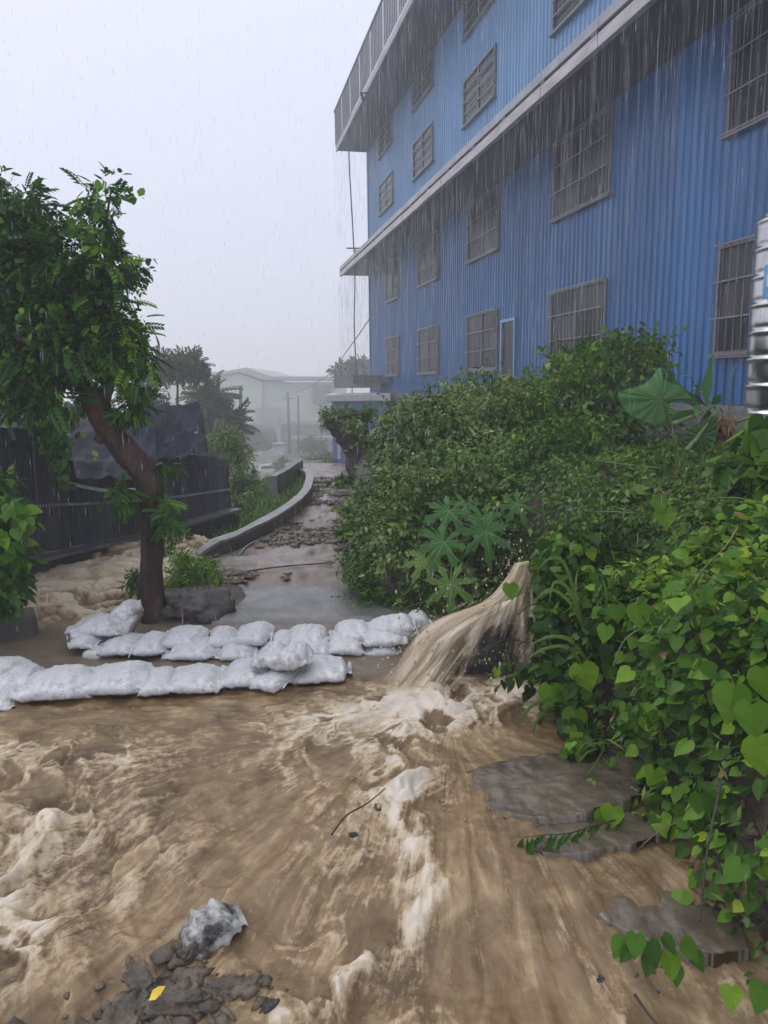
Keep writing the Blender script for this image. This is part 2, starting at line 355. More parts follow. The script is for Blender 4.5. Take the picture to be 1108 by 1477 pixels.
def H(x, y):
    x = np.asarray(x, float); y = np.asarray(y, float)
    n = fbm(x*1.3, y*1.3, 2.0, 4)
    bed = -0.36+0.04*n
    path = sst(4.75, 5.05, y)*(0.015+0.36)                    # path slab sits over this
    z = bed+np.where(y > 4.6, path-0.02, 0)+far_z(y)
    # left of the path wall: lower grass strip, then the channel
    lw = wall_x(np.clip(y, 6.3, 999))-x
    left = sst(0.0, 0.3, lw)*sst(6.2, 7.0, y)
    zl = -0.12-0.20*sst(0, 1.2, lw)+far_z(y)+0.06*n
    zl = zl-2.2*sst(13, 60, y)*(1-sst(85, 108, y))
    z = z*(1-left)+zl*left
    # channel on the left (torrent)
    ch = sst(-1.55, -1.95, x)*(1-sst(6.3, 7.0, y))
    z = z*(1-ch)+(-0.34)*ch
    fs = sst(0.05, 0.5, fence_side(x, y))*(x < 0)*(1-sst(9.2, 10.2, y))
    z = z*(1-fs)+(0.35-1.5*sst(.6, 4, fence_side(x, y))+far_z(y)-2.2*sst(13, 60, y)*(1-sst(85, 108, y)))*fs
    # knoll round the tree's foot
    k = np.exp(-(((x+1.35)/0.30)**2+((y-5.45)/0.35)**2)); z = z+0.12*k
    # right bank
    s = x-bank_x(y)
    ht = .93+.25*sst(7.5, 12, y)
    rise = ht*(1-np.exp(-np.clip(s, 0, 99)/0.42))*sst(-0.02, 0.25, s)
    ne = 1-sst(12, 30, y)
    z = np.where(s > -0.02, np.maximum(z, z*(1-sst(0, .4, s))+(rise-0.05+0.07*n*sst(.1, .6, s))), z)
    return z
def fan(y0, y1, rows, cols, spread=0.80, base=0.9, power=1.0):
    yy = np.geomspace(y0, y1, rows)
    uu = np.linspace(-1, 1, cols)
    X = uu[None, :]*(yy[:, None]*spread+base); Y = np.repeat(yy[:, None], cols, axis=1)
    i = np.arange(rows-1)[:, None]*cols+np.arange(cols-1)[None, :]
    Fc = np.stack([i, i+1, i+cols+1, i+cols], -1).reshape(-1, 4)
    return X, Y, Fc
X, Y, Fc = fan(0.35, 420, 420, 300, 0.9, 2.2)
Z = H(X, Y)
V = np.stack([X, Y, Z], -1).reshape(-1, 3)
g = mesh('ground', V, Fc, M['earth']); tag(g, kind='structure')
g.data.materials.append(M['farland'])
yc = V[Fc[:, 0], 1]; g.data.polygons.foreach_set('material_index', (yc > 13).astype(np.int32))

# ------------------------------------------------------------------ flood water
SX, SY = 0.30, 3.55                                           # where the jet lands
def G(x, y, cx, cy, sx_, sy_, a=0.0):
    c_, s_ = math.cos(a), math.sin(a); dx, dy = x-cx, y-cy
    u, v = dx*c_+dy*s_, -dx*s_+dy*c_
    return np.exp(-((u/sx_)**2+(v/sy_)**2))
def P2(px, py, z=0): return gp(px, py, z)[:2]
def water_fields(X, Y, full=False):
    w1x, w1y = fbm(X*2.2, Y*2.2, 1.0, 4), fbm(X*2.2+9, Y*2.2+4, 5.0, 4)
    wx = X+0.17*w1x; wy = Y+0.17*w1y
    r = np.hypot(wx-SX, wy-SY); a = np.arctan2(wy-SY, wx-SX)
    r0 = np.hypot(X-SX, Y-SY); a0 = np.arctan2(Y-SY+.02*w1y, X-SX+.02*w1x)
    streak = fbm(r*1.8, a*7.0, 3.0, 5)*sst(.25, .8, r0)
    fine = fbm(r0*4, a0*34.0, 8.0, 4)*sst(.5, 1.2, r0)
    sw = fbm(wx*3.6+.8*fbm(wx*2.4, wy*2.4, 3., 2), wy*3.6+.8*fbm(wx*2.4+5, wy*2.4, 7., 2), 0.3, 5, .46)
    sw2 = fbm(wx*9+.5*sw, wy*9-.5*sw, 2.3, 5, .52)
    fil = 1-np.abs(sw)*2.6; fil2 = 1-np.abs(sw2)*2.4
    rip = fbm(X*20+fbm(X*5, Y*5, 1)*2, Y*36, 6.0, 4)
    pl = P2(690, 1010); plunge = G(X, Y, pl[0], pl[1], .52, .28)
    pl2 = P2(540, 1035); plunge2 = G(X, Y, pl2[0], pl2[1], .60, .24)
    c1, c2 = P2(580, 1075), P2(600, 1250); cm = (c1+c2)/2; L = np.linalg.norm(c2-c1); an = math.atan2(c2[1]-c1[1], c2[0]-c1[0])
    chute = G(X+.07*w1x, Y, cm[0], cm[1], L*.62, .095, an)
    c3, c4 = P2(640, 1265), P2(400, 1400); cm2 = (c3+c4)/2; L2 = np.linalg.norm(c4-c3); an2 = math.atan2(c4[1]-c3[1], c4[0]-c3[0])
    crest = G(X+.05*w1x, Y+.05*w1y, cm2[0], cm2[1], L2*.62, .045, an2)
    below = G(X, Y, cm2[0]+.02, cm2[1]-.10, L2*.55, .05, an2)
    l1 = P2(40, 1230); leftr = G(X, Y, l1[0]-.1, l1[1], .55, .55)
    l2 = P2(60, 1085); leftw = G(X, Y, l2[0], l2[1], .65, .13)
    tor = sst(-1.45, -1.9, X)*sst(4.75, 5.2, Y)
    back = sst(3.88, 4.05, Y)*(1-tor)
    sheet = np.clip(sst(-.25, .25, X-0.12+.55*(Y-2.1))*sst(2.75, 2.3, Y+.1*w1y), 0, 1)
    rough = np.clip(.28+.9*plunge+.55*plunge2+.8*chute+.8*crest+1.1*leftr+.3*leftw, .1, 1.6)*(1-.7*sheet)
    drop = -0.16*sst(2.62, 1.9, Y+0.28*(X-0.1)+.05*w1x)
    z = -0.01+drop+rough*(.040*sw+.004*fil+.017*sw2)*np.where(Y < 3.9, 1, .5)+.010*streak*(1-plunge)+.003*fine+.010*sheet*fbm(r0*1.6, a0*16., 2., 3)
    z = z+.05*plunge+.02*plunge2+.020*chute*(1+1.2*sw2)+.026*crest*(.9+1.2*sw2)-.015*below+.085*leftr*fbm(wx*2.6+3, wy*4.2, 6., 3)+.02*leftr*fil+.018*plunge2*w1y+.03*crest*w1x+rip*.0030
    z = z*(1-back)+back*(0.0+0.005*fbm(X*6, Y*9, 3, 3)+.0018*rip)
    ty = (Y-4.9); zt = 0.02+0.10*sst(0.1, 1.3, ty)+.030*fil+.03*sw+.02*fbm(X*2.2, Y*9, 2, 4)
    z = z*(1-tor)+zt*tor
    patch = sst(-.35, .5, fbm(X*1.3, Y*1.3, 9., 3))
    foam = 1.0*plunge*(.45+.5*sw2+.3*fil2)+.85*plunge2*(.22+.6*np.clip(fil2, 0, 1)+.6*sw2)+1.0*chute*(.60+.8*sw2+.5*np.clip(fine, -.3, 1))+.70*crest*(.55+1.1*sw2)
    foam = foam+leftr*(.24+.45*sw2+.45*fbm(wx*2.6+3, wy*4.2, 6., 3)+.25*np.clip(fil, 0, 1)*sst(-.3, .5, sw2))+.65*leftw*(.3+.8*sw2+.3*np.clip(fil2, 0, 1))
    foam = foam+(.52*sst(.40, 1, fil)*patch*sst(-.5, .5, sw2)+.34*sst(.5, 1, fil2)*patch+.16*sst(.0, .8, sw2))*(1-.75*sheet)+.30*sst(.0, .8, streak)*sheet+.22*np.clip(fine, 0, 1)*sheet+.08*np.clip(fine, 0, 1)
    foam = foam+.16*sst(.35, .75, fbm(X*42, Y*60, 3, 2))*sst(2.4, 3.0, Y)
    foam = foam*(1-back*.97); foam = np.clip(foam*(1-tor)+tor*(.68+.40*sw+.30*(fil-.4)), 0, 1)
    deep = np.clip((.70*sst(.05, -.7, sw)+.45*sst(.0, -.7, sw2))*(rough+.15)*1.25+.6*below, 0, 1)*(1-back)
    if full: return z, foam, np.clip(back, 0, 1), deep, r0, a0
    return z, foam, back
X, Y, Fc = fan(0.9, 7.4, 760, 620, 0.62, 0.75)
Zw, foam, calm, deep, fr, fa_ = water_fields(X, Y, True)
V = np.stack([X, Y, Zw], -1).reshape(-1, 3)
# water only where it lies (not over the path, the knoll, or deep inside the bank)
def wet(x, y):
    s = x-bank_x(y)
    pathz = (y > 4.95) & (x > -1.62)
    return (s < 0.35) & ~pathz & (fence_side(x, y) < 0.15)
ctr = V[Fc].mean(1); keep = wet(ctr[:, 0], ctr[:, 1])
Fk = Fc[keep]; used = np.unique(Fk); remap = -np.ones(len(V), int); remap[used] = np.arange(len(used))
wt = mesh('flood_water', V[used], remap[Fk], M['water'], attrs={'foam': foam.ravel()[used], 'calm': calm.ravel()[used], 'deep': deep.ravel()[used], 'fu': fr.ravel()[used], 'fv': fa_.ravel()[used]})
tag(wt, kind='structure')
def WZ(x, y):
    z, f_, c_ = water_fields(np.array([[x]]), np.array([[y]])); return float(z[0, 0])
# ------------------------------------------------------------------ path, its wall
rows, cols = 260, 70
yy = np.linspace(4.7, 30, rows)**1.0; yy = 4.7+(np.linspace(0, 1, rows)**1.8)*25
uu = np.linspace(0, 1, cols)
xl = np.where(yy < 6.3, -1.62+0*yy, wall_x(yy)-0.0)
xl = np.interp(yy, [4.7, 5.6, 6.4, 6.8], [-1.15, -1.3, PW[0][0], PW[0][0]])*(yy < 6.6)+wall_x(yy)*(yy >= 6.6)
xr = bank_x(yy)+0.35
X = xl[:, None]+(xr-xl)[:, None]*uu[None, :]; Y = np.repeat(yy[:, None], cols, 1)
Z = 0.03+far_z(Y)+0.012*fbm(X*2, Y*2, 1, 4)-0.20*(1-sst(4.7, 4.95, Y))
mudw = np.clip(sst(5.5, 6.2, Y)*(1.1-.8*sst(.55, 1.0, uu)[None, :]*sst(9, 6, Y)), 0, 1)
Z = Z+mudw*0.022*np.clip(fbm(X*5, Y*4, 2, 4), -.2, 1)
i = np.arange(rows-1)[:, None]*cols+np.arange(cols-1)[None, :]
Fc = np.stack([i, i+1, i+cols+1, i+cols], -1).reshape(-1, 4)
o = mesh('path', np.stack([X, Y, Z], -1).reshape(-1, 3), Fc, M['path'], attrs={'mud': mudw.ravel()}); tag(o, kind='structure')

root = empty('path_wall', (PW[0][0], PW[0][1], 0)); tag(root, 'low curved concrete wall along the left edge of the muddy path', 'low wall')
def wall_strip(name, pts, th, z0f, z1f, mat, parent, n=60, off=0.0):
    c = spline(pts, n); T = np.gradient(c, axis=0); T /= np.linalg.norm(T, axis=1)[:, None]
    nr = np.stack([T[:, 1], -T[:, 0]], -1)
    V = []
    for k in range(n):
        z0, z1 = z0f(k/(n-1), c[k]), z1f(k/(n-1), c[k]); j = 0.006*float(vn(k*.7, 3))
        for s_, z_ in ((-th/2+off, z0), (th/2+off, z0), (th/2+off, z1+j), (-th/2+off, z1-j)):
            V.append((c[k][0]+nr[k][0]*s_, c[k][1]+nr[k][1]*s_, z_))
    Fc = []
    for k in range(n-1):
        for q in range(4):
            a, b = k*4+q, k*4+(q+1) % 4; Fc.append((a, a+4, b+4, b))
    Fc += [(0, 1, 2, 3), ((n-1)*4+3, (n-1)*4+2, (n-1)*4+1, (n-1)*4)]
    V = np.array(V)-np.array(parent.location) if parent else np.array(V)
    return mesh(name, V, Fc, mat, parent, False)
hz = lambda u, c: 0.03+float(far_z(c[1]))
WH = lambda u: np.interp(u, [0, .1, .5, 1], [.05, .15, .17, .22])
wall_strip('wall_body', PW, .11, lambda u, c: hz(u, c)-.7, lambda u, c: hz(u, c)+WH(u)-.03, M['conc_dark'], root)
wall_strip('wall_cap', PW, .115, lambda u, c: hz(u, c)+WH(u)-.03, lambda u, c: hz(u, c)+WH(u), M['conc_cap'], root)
a0 = PW[-1]; b0 = at(394, 692, a0[1]-1.9)[:2]
root = empty('return_wall', (a0[0], a0[1]+.12, -.3)); tag(root, 'short grey wall turning left behind the curve of the path wall', 'low wall')
wall_strip('wall_body', np.array([a0+[0, .12], (a0+b0)/2+[.02, .1], b0]), .12, lambda u, c: -1.2, lambda u, c: .30-.05*u, M['conc'], root, 20)

# kerb block at the far left, slabs on the right
def lump(cx, cy, cz, rx, ry, rz, seed, n=3, rough=.25, flat=1.0):
    import bmesh
    bm = bmesh.new(); bmesh.ops.create_icosphere(bm, subdivisions=n, radius=1)
    V = np.array([v.co[:] for v in bm.verts]); Fc = np.array([[v.index for v in f.verts] for f in bm.faces]); bm.free()
    nn = fbm(V[:, 0]*1.6+seed, V[:, 1]*1.6, V[:, 2]*1.6, 4)
    Q = np.sign(V)*np.abs(V)**flat
    Q = Q*(1+rough*nn)[:, None]
    return Q*np.array([rx, ry, rz])+np.array([cx, cy, cz]), Fc
k = gp(-8, 925); k2 = gp(28, 905)
V = []; 
o = MB().box(-.55, -.10, -.2, .42, .10, .13).build('kerb_block', M['conc_dark'], None, bevel=.02)
o.location = (k[0]-.18, k[1], 0.0); o.rotation_euler = (0, R(-3), R(28)); tag(o, 'dark wet concrete kerb block at the left edge beside the rushing channel', 'kerb')
def slab(name, poly, ztop, thick, mat, label, cat, dz=0.0, tilt=(0, 0)):
    P = np.array([gp(*q, ztop)[:2] for q in poly]); c0 = P.mean(0)
    n = 260; S = spline(np.vstack([P, P[:1]]), n)[:-1]; n -= 1
    ang = np.arange(n); S = S+.010*np.stack([vn(ang*.05, 1.), vn(ang*.05, 7.)], -1); J = .030*np.stack([fbm(S[:, 0]*9, S[:, 1]*9, 1., 4, .6), fbm(S[:, 0]*9, S[:, 1]*9, 8., 4, .6)], -1)
    rings = [0.0]+[k_/28 for k_ in range(1, 28)]+[1.0, 1.02]; V = []
    for r_ in rings:
        for q, j_ in zip(S, J):
            x, y = c0+(q-c0)*(r_ if r_ > 0 else 0.02)+j_*(0 if r_ < .97 else 1)
            z = ztop+0.009*float(fbm(x*3, y*3, 3, 3))+.003*float(fbm(x*22, y*22, 3, 2))+tilt[0]*(x-c0[0])+tilt[1]*(y-c0[1])
            if r_ > 1.0: z -= thick
            V.append((x, y, z))
    Fc = []
    for a in range(len(rings)-1):
        for b in range(n):
            b2 = (b+1) % n; Fc.append((a*n+b, (a+1)*n+b, (a+1)*n+b2, a*n+b2))
    Fc.append(tuple(range(n)))
    o = mesh(name, V, Fc, mat, None, True); tag(o, label, cat); return o
slab('broken_slab', [(652, 1120), (672, 1106), (720, 1100), (790, 1092), (900, 1090), (930, 1150), (850, 1176), (790, 1180), (740, 1172), (690, 1150)], .004, .2, M['slab'],
     'broken grey concrete slab rising out of the brown water below the bank', 'concrete slab', tilt=(.07, .0))
slab('gravel_slab', [(825, 1215), (880, 1190), (960, 1225), (1060, 1300), (1080, 1380), (1000, 1375), (920, 1345), (850, 1300), (822, 1262)], -.068, .2, M['slab'],
     'gravelly concrete slab with runoff at the foot of the bank', 'concrete slab', tilt=(.03, .0))
slab('concrete_ledge', [(735, 1205), (800, 1180), (900, 1175), (960, 1205), (890, 1225), (800, 1232)], -.016, .2, M['slab'],
     'narrow concrete ledge just under the sprig of narrow leaves', 'concrete slab', tilt=(.03, .0))

# ------------------------------------------------------------------ the blue building
O = D*nvec
bld = empty('blue_building', (O[0], O[1], 1.25), BA+math.pi/2)
tag(bld, 'tall blue corrugated metal factory building with barred windows and two deep eaves', 'building')
TL = 4.93*D; T0 = 3.0
zc = lambda k: k*D+CAMZ-1.25                                    # height above camera in units of D -> local z
def corrug(name, t0, t1, z0, z1, mat, parent, per=.19, dep=.028, y0=0.0):
    n = max(1, int(round((t1-t0)/per))); V = []; Fc = []; pr = []
    for k in range(n):
        a = t0+(t1-t0)*k/n; w_ = (t1-t0)/n
        pr += [(a, 0), (a+w_*.52, 0), (a+w_*.66, dep), (a+w_*.86, dep)]
    pr.append((t1, 0))
    for (x_, y_) in pr: V += [(x_, y0+y_, z0), (x_, y0+y_, z1)]
    for k in range(len(pr)-1): Fc.append((2*k, 2*k+1, 2*k+3, 2*k+2))
    return mesh(name, V, Fc, mat, parent, False)
np_ = 17; 
for k in range(np_):
    a = T0+(TL-T0)*k/np_; b = T0+(TL-T0)*(k+1)/np_
    corrug('cladding_panel', a, b+.004, 0.0, zc(.69), M['blue'], bld, y0=0.004*(k % 2))
    corrug('cladding_panel', a, b+.004, zc(.745), zc(1.46), M['paleblue'], bld, y0=0.004*((k+1) % 2))
m1 = MB().box(T0, -9, -2.6, TL-.01, -.02, zc(1.45)); m1.build('inner_wall', M['conc'], bld)
MB().box(T0, -.02, -2.6, TL+.02, .10, -.004).build('plinth', M['conc'], bld)
MB().box(TL-.09, .0, 0.0, TL+.03, .07, zc(.69)).build('corner_trim', M['blue'], bld)
MB().box(TL-.09, .0, zc(.745), TL+.03, .07, zc(1.46)).build('corner_trim', M['paleblue'], bld)
# eaves
ov = .19*D; e1 = zc(.69)
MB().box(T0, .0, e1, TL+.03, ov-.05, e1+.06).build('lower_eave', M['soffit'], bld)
nseg = 16
for k in range(nseg):
    a = T0+(TL+.03-T0)*k/nseg; b = T0+(TL+.03-T0)*(k+1)/nseg
    q = .006*((k*7) % 3)
    MB().box(a+.004, ov-.048, e1-.06, b-.004, ov+.05+q, e1+.13).build('fascia_board', M['fascia'], bld, bevel=.006)
    MB().box(a+.001, ov-.02, e1+.20, b-.001, ov+.045+q*.5, e1+.36).build('gutter_section', M['gutter'], bld, bevel=.01)
MB().box(T0, ov-.10, e1+.062, TL+.02, ov-.06, e1+.30).build('gutter_back', M['darkmetal'], bld)
for k in range(18):
    a = T0+.8+(TL-T0-1.0)*k/17
    MB().box(a-.09, ov-.04, e1+.132, a+.09, ov+.06, e1+.198).build('gutter_bracket', M['darkmetal'], bld)
mb = MB()  # sloping sheet over the lower eave
mb.add([(T0, 0, e1+.55), (TL, 0, e1+.55), (TL, ov-.02, e1+.32), (T0, ov-.02, e1+.32)], [(0, 1, 2, 3)]).build('eave_flashing', M['gutter'], bld)
e2 = zc(1.44); ov2 = .205*D
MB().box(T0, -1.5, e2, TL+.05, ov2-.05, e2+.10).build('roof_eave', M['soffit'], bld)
for k in range(nseg):
    a = T0+(TL+.05-T0)*k/nseg; b = T0+(TL+.05-T0)*(k+1)/nseg
    MB().box(a+.002, ov2-.048, e2-.06, b-.002, ov2, e2+.16).build('roof_fascia', M['gutter'], bld, bevel=.008)
    MB().box(a+.02, ov2+.0, e2+.19, b-.02, ov2+.02, e2+1.55).build('parapet_sheet', M['parapet'], bld)
    mb = MB()
    for q in range(1, 9):
        c_ = a+(b-a)*q/9; mb.box(c_-.012, ov2+.02, e2+.19, c_+.012, ov2+.045, e2+1.55)
    tag(mb.build('parapet_rib', M['frame'], bld), kind='stuff')
MB().box(T0, ov2-.02, e2+1.55, TL+.05, ov2+.06, e2+1.60).build('parapet_rail', M['frame'], bld)
MB().box(TL+.0, -3.5, e2+.1, TL+.03, ov2-.03, e2+1.55).build('parapet_end', M['parapet'], bld)
# windows
def window(tc_, w_, z0, z1, grille=True, split=.5, seed=0, rows=3, y=0.05):
    rr = random.Random(seed)
    f = MB(); x0, x1 = tc_-w_/2, tc_+w_/2; b = .045
    f.box(x0, -.0, z0, x1, y+.03, z0+b).box(x0, 0, z1-b, x1, y+.03, z1).box(x0, 0, z0+b, x0+b, y+.03, z1-b).box(x1-b, 0, z0+b, x1, y+.03, z1-b)
    xm = x0+w_*split; f.box(xm-.03, 0, z0+b, xm+.03, y+.02, z1-b)
    wo = f.build('window', M['frame'], bld)
    for (p0, p1) in ((x0+b, xm-.03), (xm+.03, x1-b)):
        for q in range(rows):
            za = z0+b+(z1-z0-2*b)*q/rows; zb = z0+b+(z1-z0-2*b)*(q+1)/rows
            MB().box(p0+.002, .0, za+.012, p1-.002, y-.012+.004*rr.random(), zb-.012).build('pane', M['glass2'] if rr.random() < .3 else M['glass'], wo)
    MB().box(x0-.05, .0, z0-.05, x1+.05, y+.08, z0-.003).build('sill', M['frame'], wo)
    if grille:
        gmb = MB(); nb = 15
        for q in range(nb+1):
            c_ = x0+.02+(w_-.04)*q/nb; gmb.box(c_-.005, y+.07, z0-.02, c_+.005, y+.08, z1+.02)
        for q in range(4):
            zz = z0+(z1-z0)*q/3; gmb.box(x0-.01, y+.081, zz-.010, x1+.01, y+.095, zz+.010)
        tag(gmb.build('grille', M['bar'], wo), kind='stuff')
    else:
        gmb = MB()
        for q in range(1, 4):
            zz = z0+(z1-z0)*q/4; gmb.box(x0, y+.032, zz-.012, x1, y+.05, zz+.012)
        tag(gmb.build('rail', M['bar'], wo), kind='stuff')
ww = .335*D
for j, tcn in enumerate([4.26, 3.52, 2.77, 1.995, 1.21, .45]):
    if tcn*D-ww/2 < T0: continue
    window(tcn*D, ww if j else ww*.9, zc(.05), zc(.262), True, seed=j)
    window(tcn*D, ww if j else ww*.9, zc(.468), zc(.675), True, seed=j+20)
for j, tcn in enumerate([4.40, 3.61, 2.83, 2.02, 1.22]):
    window(tcn*D, ww*1.03, zc(.985), zc(1.15), False, seed=j+40)
    window(tcn*D, ww*1.03, zc(1.30), zc(1.445), False, seed=j+60)
td = 2.50*D; f = MB(); hw = .47; zt = zc(.217)
f.box(td-hw, 0, 0, td-hw+.07, .085, zt).box(td+hw-.07, 0, 0, td+hw, .085, zt).box(td-hw+.07, 0, zt-.07, td+hw-.07, .085, zt)
dr = f.build('door', M['paleblue'], bld)
MB().box(td-hw+.07, 0, .0, td-.12, .045, zt-.07).build('door_leaf', M['glass'], dr)
MB().box(td-.12, 0, .0, td+hw-.07, .036, zt-.07).build('door_gap', M['glass'], dr)
# small things on the facade
def wire(name, pts, r_, mat, label=None, cat=None, parent=None, n=40, group=None):
    V, Fc = tube_np(spline(pts, n), np.full(n, r_), 5)
    o = mesh(name, V, Fc, mat, parent); 
    if label: tag(o, label, cat, group)
    return o
wire('hanging_cable', [at(503, 190, 33.5), at(504, 240, 33.3), at(509, 330, 33.2), at(512, 400, 33.2), at(511, 470, 33.3), at(514, 530, 33.5), at(516, 556, 33.6)], .028, M['cable'],
     'black cable hanging from the roof corner down past both eaves', 'cable')
wire('service_wire', [at(541, 448, 34.4), at(505, 500, 45), at(468, 545, 62), at(415, 572, 84)], .03, M['cable'], 'thin wire slanting from the blue wall to a far utility pole', 'wire')
bk = MB(); p0 = at(500, 358, 33.0); p1 = at(530, 358, 33.0)
V, Fc = tube_np([p0, (p0+p1)/2, p1], [.03]*3, 6); bk.add(V, Fc); V, Fc = tube_np([at(513, 358, 33), at(513, 372, 33), at(513, 386, 33)], [.03]*3, 6); bk.add(V, Fc)
o = bk.build('wire_bracket', M['darkmetal']); tag(o, 'thin steel wire bracket standing on the end of the lower eave', 'bracket')
V, Fc = tube_np([at(519, 134, 27.0), at(528, 134, 27.0), at(538, 137, 27.0)], [.03]*3, 6)
bk = MB().add(V, Fc); V, Fc = tube_np([at(521, 134, 27), at(523, 141, 27), at(524, 146, 27)], [.05, .06, .05], 6); bk.add(V, Fc)
o = bk.build('lamp_bracket', M['darkmetal']); tag(o, 'small dark lamp bracket sticking out from the roof parapet', 'bracket')
# stainless tank
tk = at(1083, 560, 8.0); tank = empty('water_tank', (tk[0]+.56, 8.1, 1.25)); tag(tank, 'ribbed stainless steel water tank with a blue label beside the blue wall', 'water tank')
V = []; prof = []
zz = np.linspace(0, 2.15, 130)
for z_ in zz:
    r_ = .52+.018*math.exp(-((((z_+.14) % .28)-.14)/.02)**2)-.010*math.exp(-((((z_+.10) % .28)-.14)/.03)**2)
    if z_ > 1.95: r_ *= math.sqrt(max(.02, 1-((z_-1.95)/.22)**2))
    prof.append((r_, z_))
sg = 48; V = [(r_*math.cos(2*math.pi*k/sg), r_*math.sin(2*math.pi*k/sg), z_) for (r_, z_) in prof for k in range(sg)]
Fc = [(a*sg+k, a*sg+(k+1) % sg, (a+1)*sg+(k+1) % sg, (a+1)*sg+k) for a in range(len(prof)-1) for k in range(sg)]
mesh('tank_body', V, Fc, M['steel'], tank)
def curved(name, z0, z1, a0_, a1_, r_, mat):
    V = []; n = 20
    for k in range(n+1):
        a = a0_+(a1_-a0_)*k/n; V += [(r_*math.cos(a), r_*math.sin(a), z0), (r_*math.cos(a), r_*math.sin(a), z1)]
    return mesh(name, V, [(2*k, 2*k+2, 2*k+3, 2*k+1) for k in range(n)], mat, tank)
curved('label_plate', 1.16, 1.50, R(195), R(290), .545, M['labelblue'])
curved('label_stripe', 1.28, 1.40, R(200), R(232), .55, M['labelpale'])
V, Fc = tube_np([(0, 0, 2.1), (0, 0, 2.16), (0, 0, 2.22)], [.22, .22, .18], 24); mesh('tank_lid', V, Fc, M['steel'], tank)
MB().box(-.6, -.6, -.25, .6, .6, -.003).build('tank_base', M['conc'], tank)

# ------------------------------------------------------------------ far side: annex, warehouse, road things
def box_at(px0, px1, py0, py1, Y, dep):
    a, b = at(px0, py1, Y), at(px1, py0, Y); return a[0], Y, a[2], b[0], Y+dep, b[2]
an = empty('blue_annex', at(515, 672, 30)); tag(an, 'low blue annex with a pale roof edge at the foot of the tall blue building', 'shed')
off = np.array(an.location)
def rel(o_): return [o_[0]-off[0], o_[1]-off[1], o_[2]-off[2], o_[3]-off[0], o_[4]-off[1], o_[5]-off[2]]
bb = rel(box_at(481, 560, 578, 690, 30, 4)); bb[2] -= .8; corrug('wall', bb[0], bb[3], bb[2], bb[5], M['annexblue'], an, y0=-.03)
MB().box(*bb).build('wall_core', M['annexblue'], an)
MB().box(bb[0]-.2, bb[1]-.35, bb[5]+.003, bb[3]+.1, bb[4], bb[5]+.28).build('roof_edge', M['white'], an, bevel=.03)
b2_ = rel(box_at(482, 548, 542, 560, 31, 2)); MB().box(*b2_).build('parapet', M['far_roof'], an)
b2_ = rel(box_at(510, 552, 541, 553, 30.8, .1)); MB().box(*b2_).build('opening', M['far_dark'], an)
b2_ = rel(box_at(487, 491, 640, 662, 29.9, .06)); MB().box(*b2_).build('sign_strip', M['white'], an)

wh = empty('warehouse', at(380, 650, 110)); tag(wh, 'pale green gabled warehouse fading into the rain at the end of the path', 'warehouse'); off = np.array(wh.location)
def poly_prism(name, pts, Y, dep, mat, parent):
    P = [at(*q, Y)-off for q in pts]; n = len(P); V = [tuple(q) for q in P]+[(q[0], q[1]+dep, q[2]) for q in P]
    Fc = [tuple(range(n))[::-1], tuple(range(n, 2*n))]+[(k, (k+1) % n, n+(k+1) % n, n+k) for k in range(n)]
    return mesh(name, V, Fc, mat, parent, False)
poly_prism('gable_wall', [(292, 690), (292, 549), (345, 539), (378, 551), (378, 690)], 110, 30, M['far_wall'], wh)
poly_prism('side_wall', [(378, 690), (378, 551), (486, 551), (486, 690)], 110.6, 30, M['far_wall'], wh)
poly_prism('roof', [(286, 549), (345, 536), (382, 548), (488, 548), (488, 543), (392, 543), (355, 530), (294, 541)], 109, 33, M['far_roof'], wh)
poly_prism('opening', [(451, 583), (451, 555), (478, 555), (478, 583)], 109.8, .3, M['far_dark'], wh)
poly_prism('door', [(370, 615), (370, 588), (402, 588), (402, 615)], 109.6, .3, M['far_roof'], wh)
poly_prism('lean_to_wall', [(405, 690), (405, 612), (480, 612), (480, 690)], 103, 7, M['far_dark'], wh)
poly_prism('lean_to_roof', [(420, 634), (420, 630), (484, 630), (484, 634)], 101, 2, M['far_roof'], wh)
w2 = empty('far_shed', at(290, 600, 150)); tag(w2, 'faint pale shed roof behind the warehouse, nearly lost in rain', 'shed'); off = np.array(w2.location)
poly_prism('wall', [(235, 640), (235, 545), (318, 545), (318, 640)], 150, 30, M['far_wall'], w2)
poly_prism('roof', [(230, 546), (290, 536), (330, 536), (330, 546)], 149, 34, M['far_roof'], w2)
def pole(pxt, pyt, pxb, pyb, Y, w_, label, arms=False):
    r_ = empty('utility_pole', at(pxb, pyb, Y)); tag(r_, label, 'utility pole', 'utility poles in the rain'); o_ = np.array(r_.location)
    V, Fc = tube_np([at(pxb, pyb, Y)-o_, at((pxb+pxt)/2, (pyb+pyt)/2, Y)-o_, at(pxt, pyt, Y)-o_], [w_, w_*.9, w_*.8], 8); mesh('shaft', V, Fc, M['conc_dark'], r_)
    if arms:
        a, b = at(pxt-8, pyt+10, Y)-o_, at(pxt+8, pyt+10, Y)-o_; V, Fc = tube_np([a, (a+b)/2, b], [.06]*3, 5); mesh('cross_arm', V, Fc, M['darkmetal'], r_)
pole(347, 556, 348, 650, 48, .13, 'dark thick pole rising among the left shrubs')
pole(415, 565, 418, 655, 84, .17, 'thin faint utility pole with cross arm in front of the warehouse', True)
pole(430, 570, 431, 655, 86, .14, 'pale faint pole just right of the cross-armed pole')
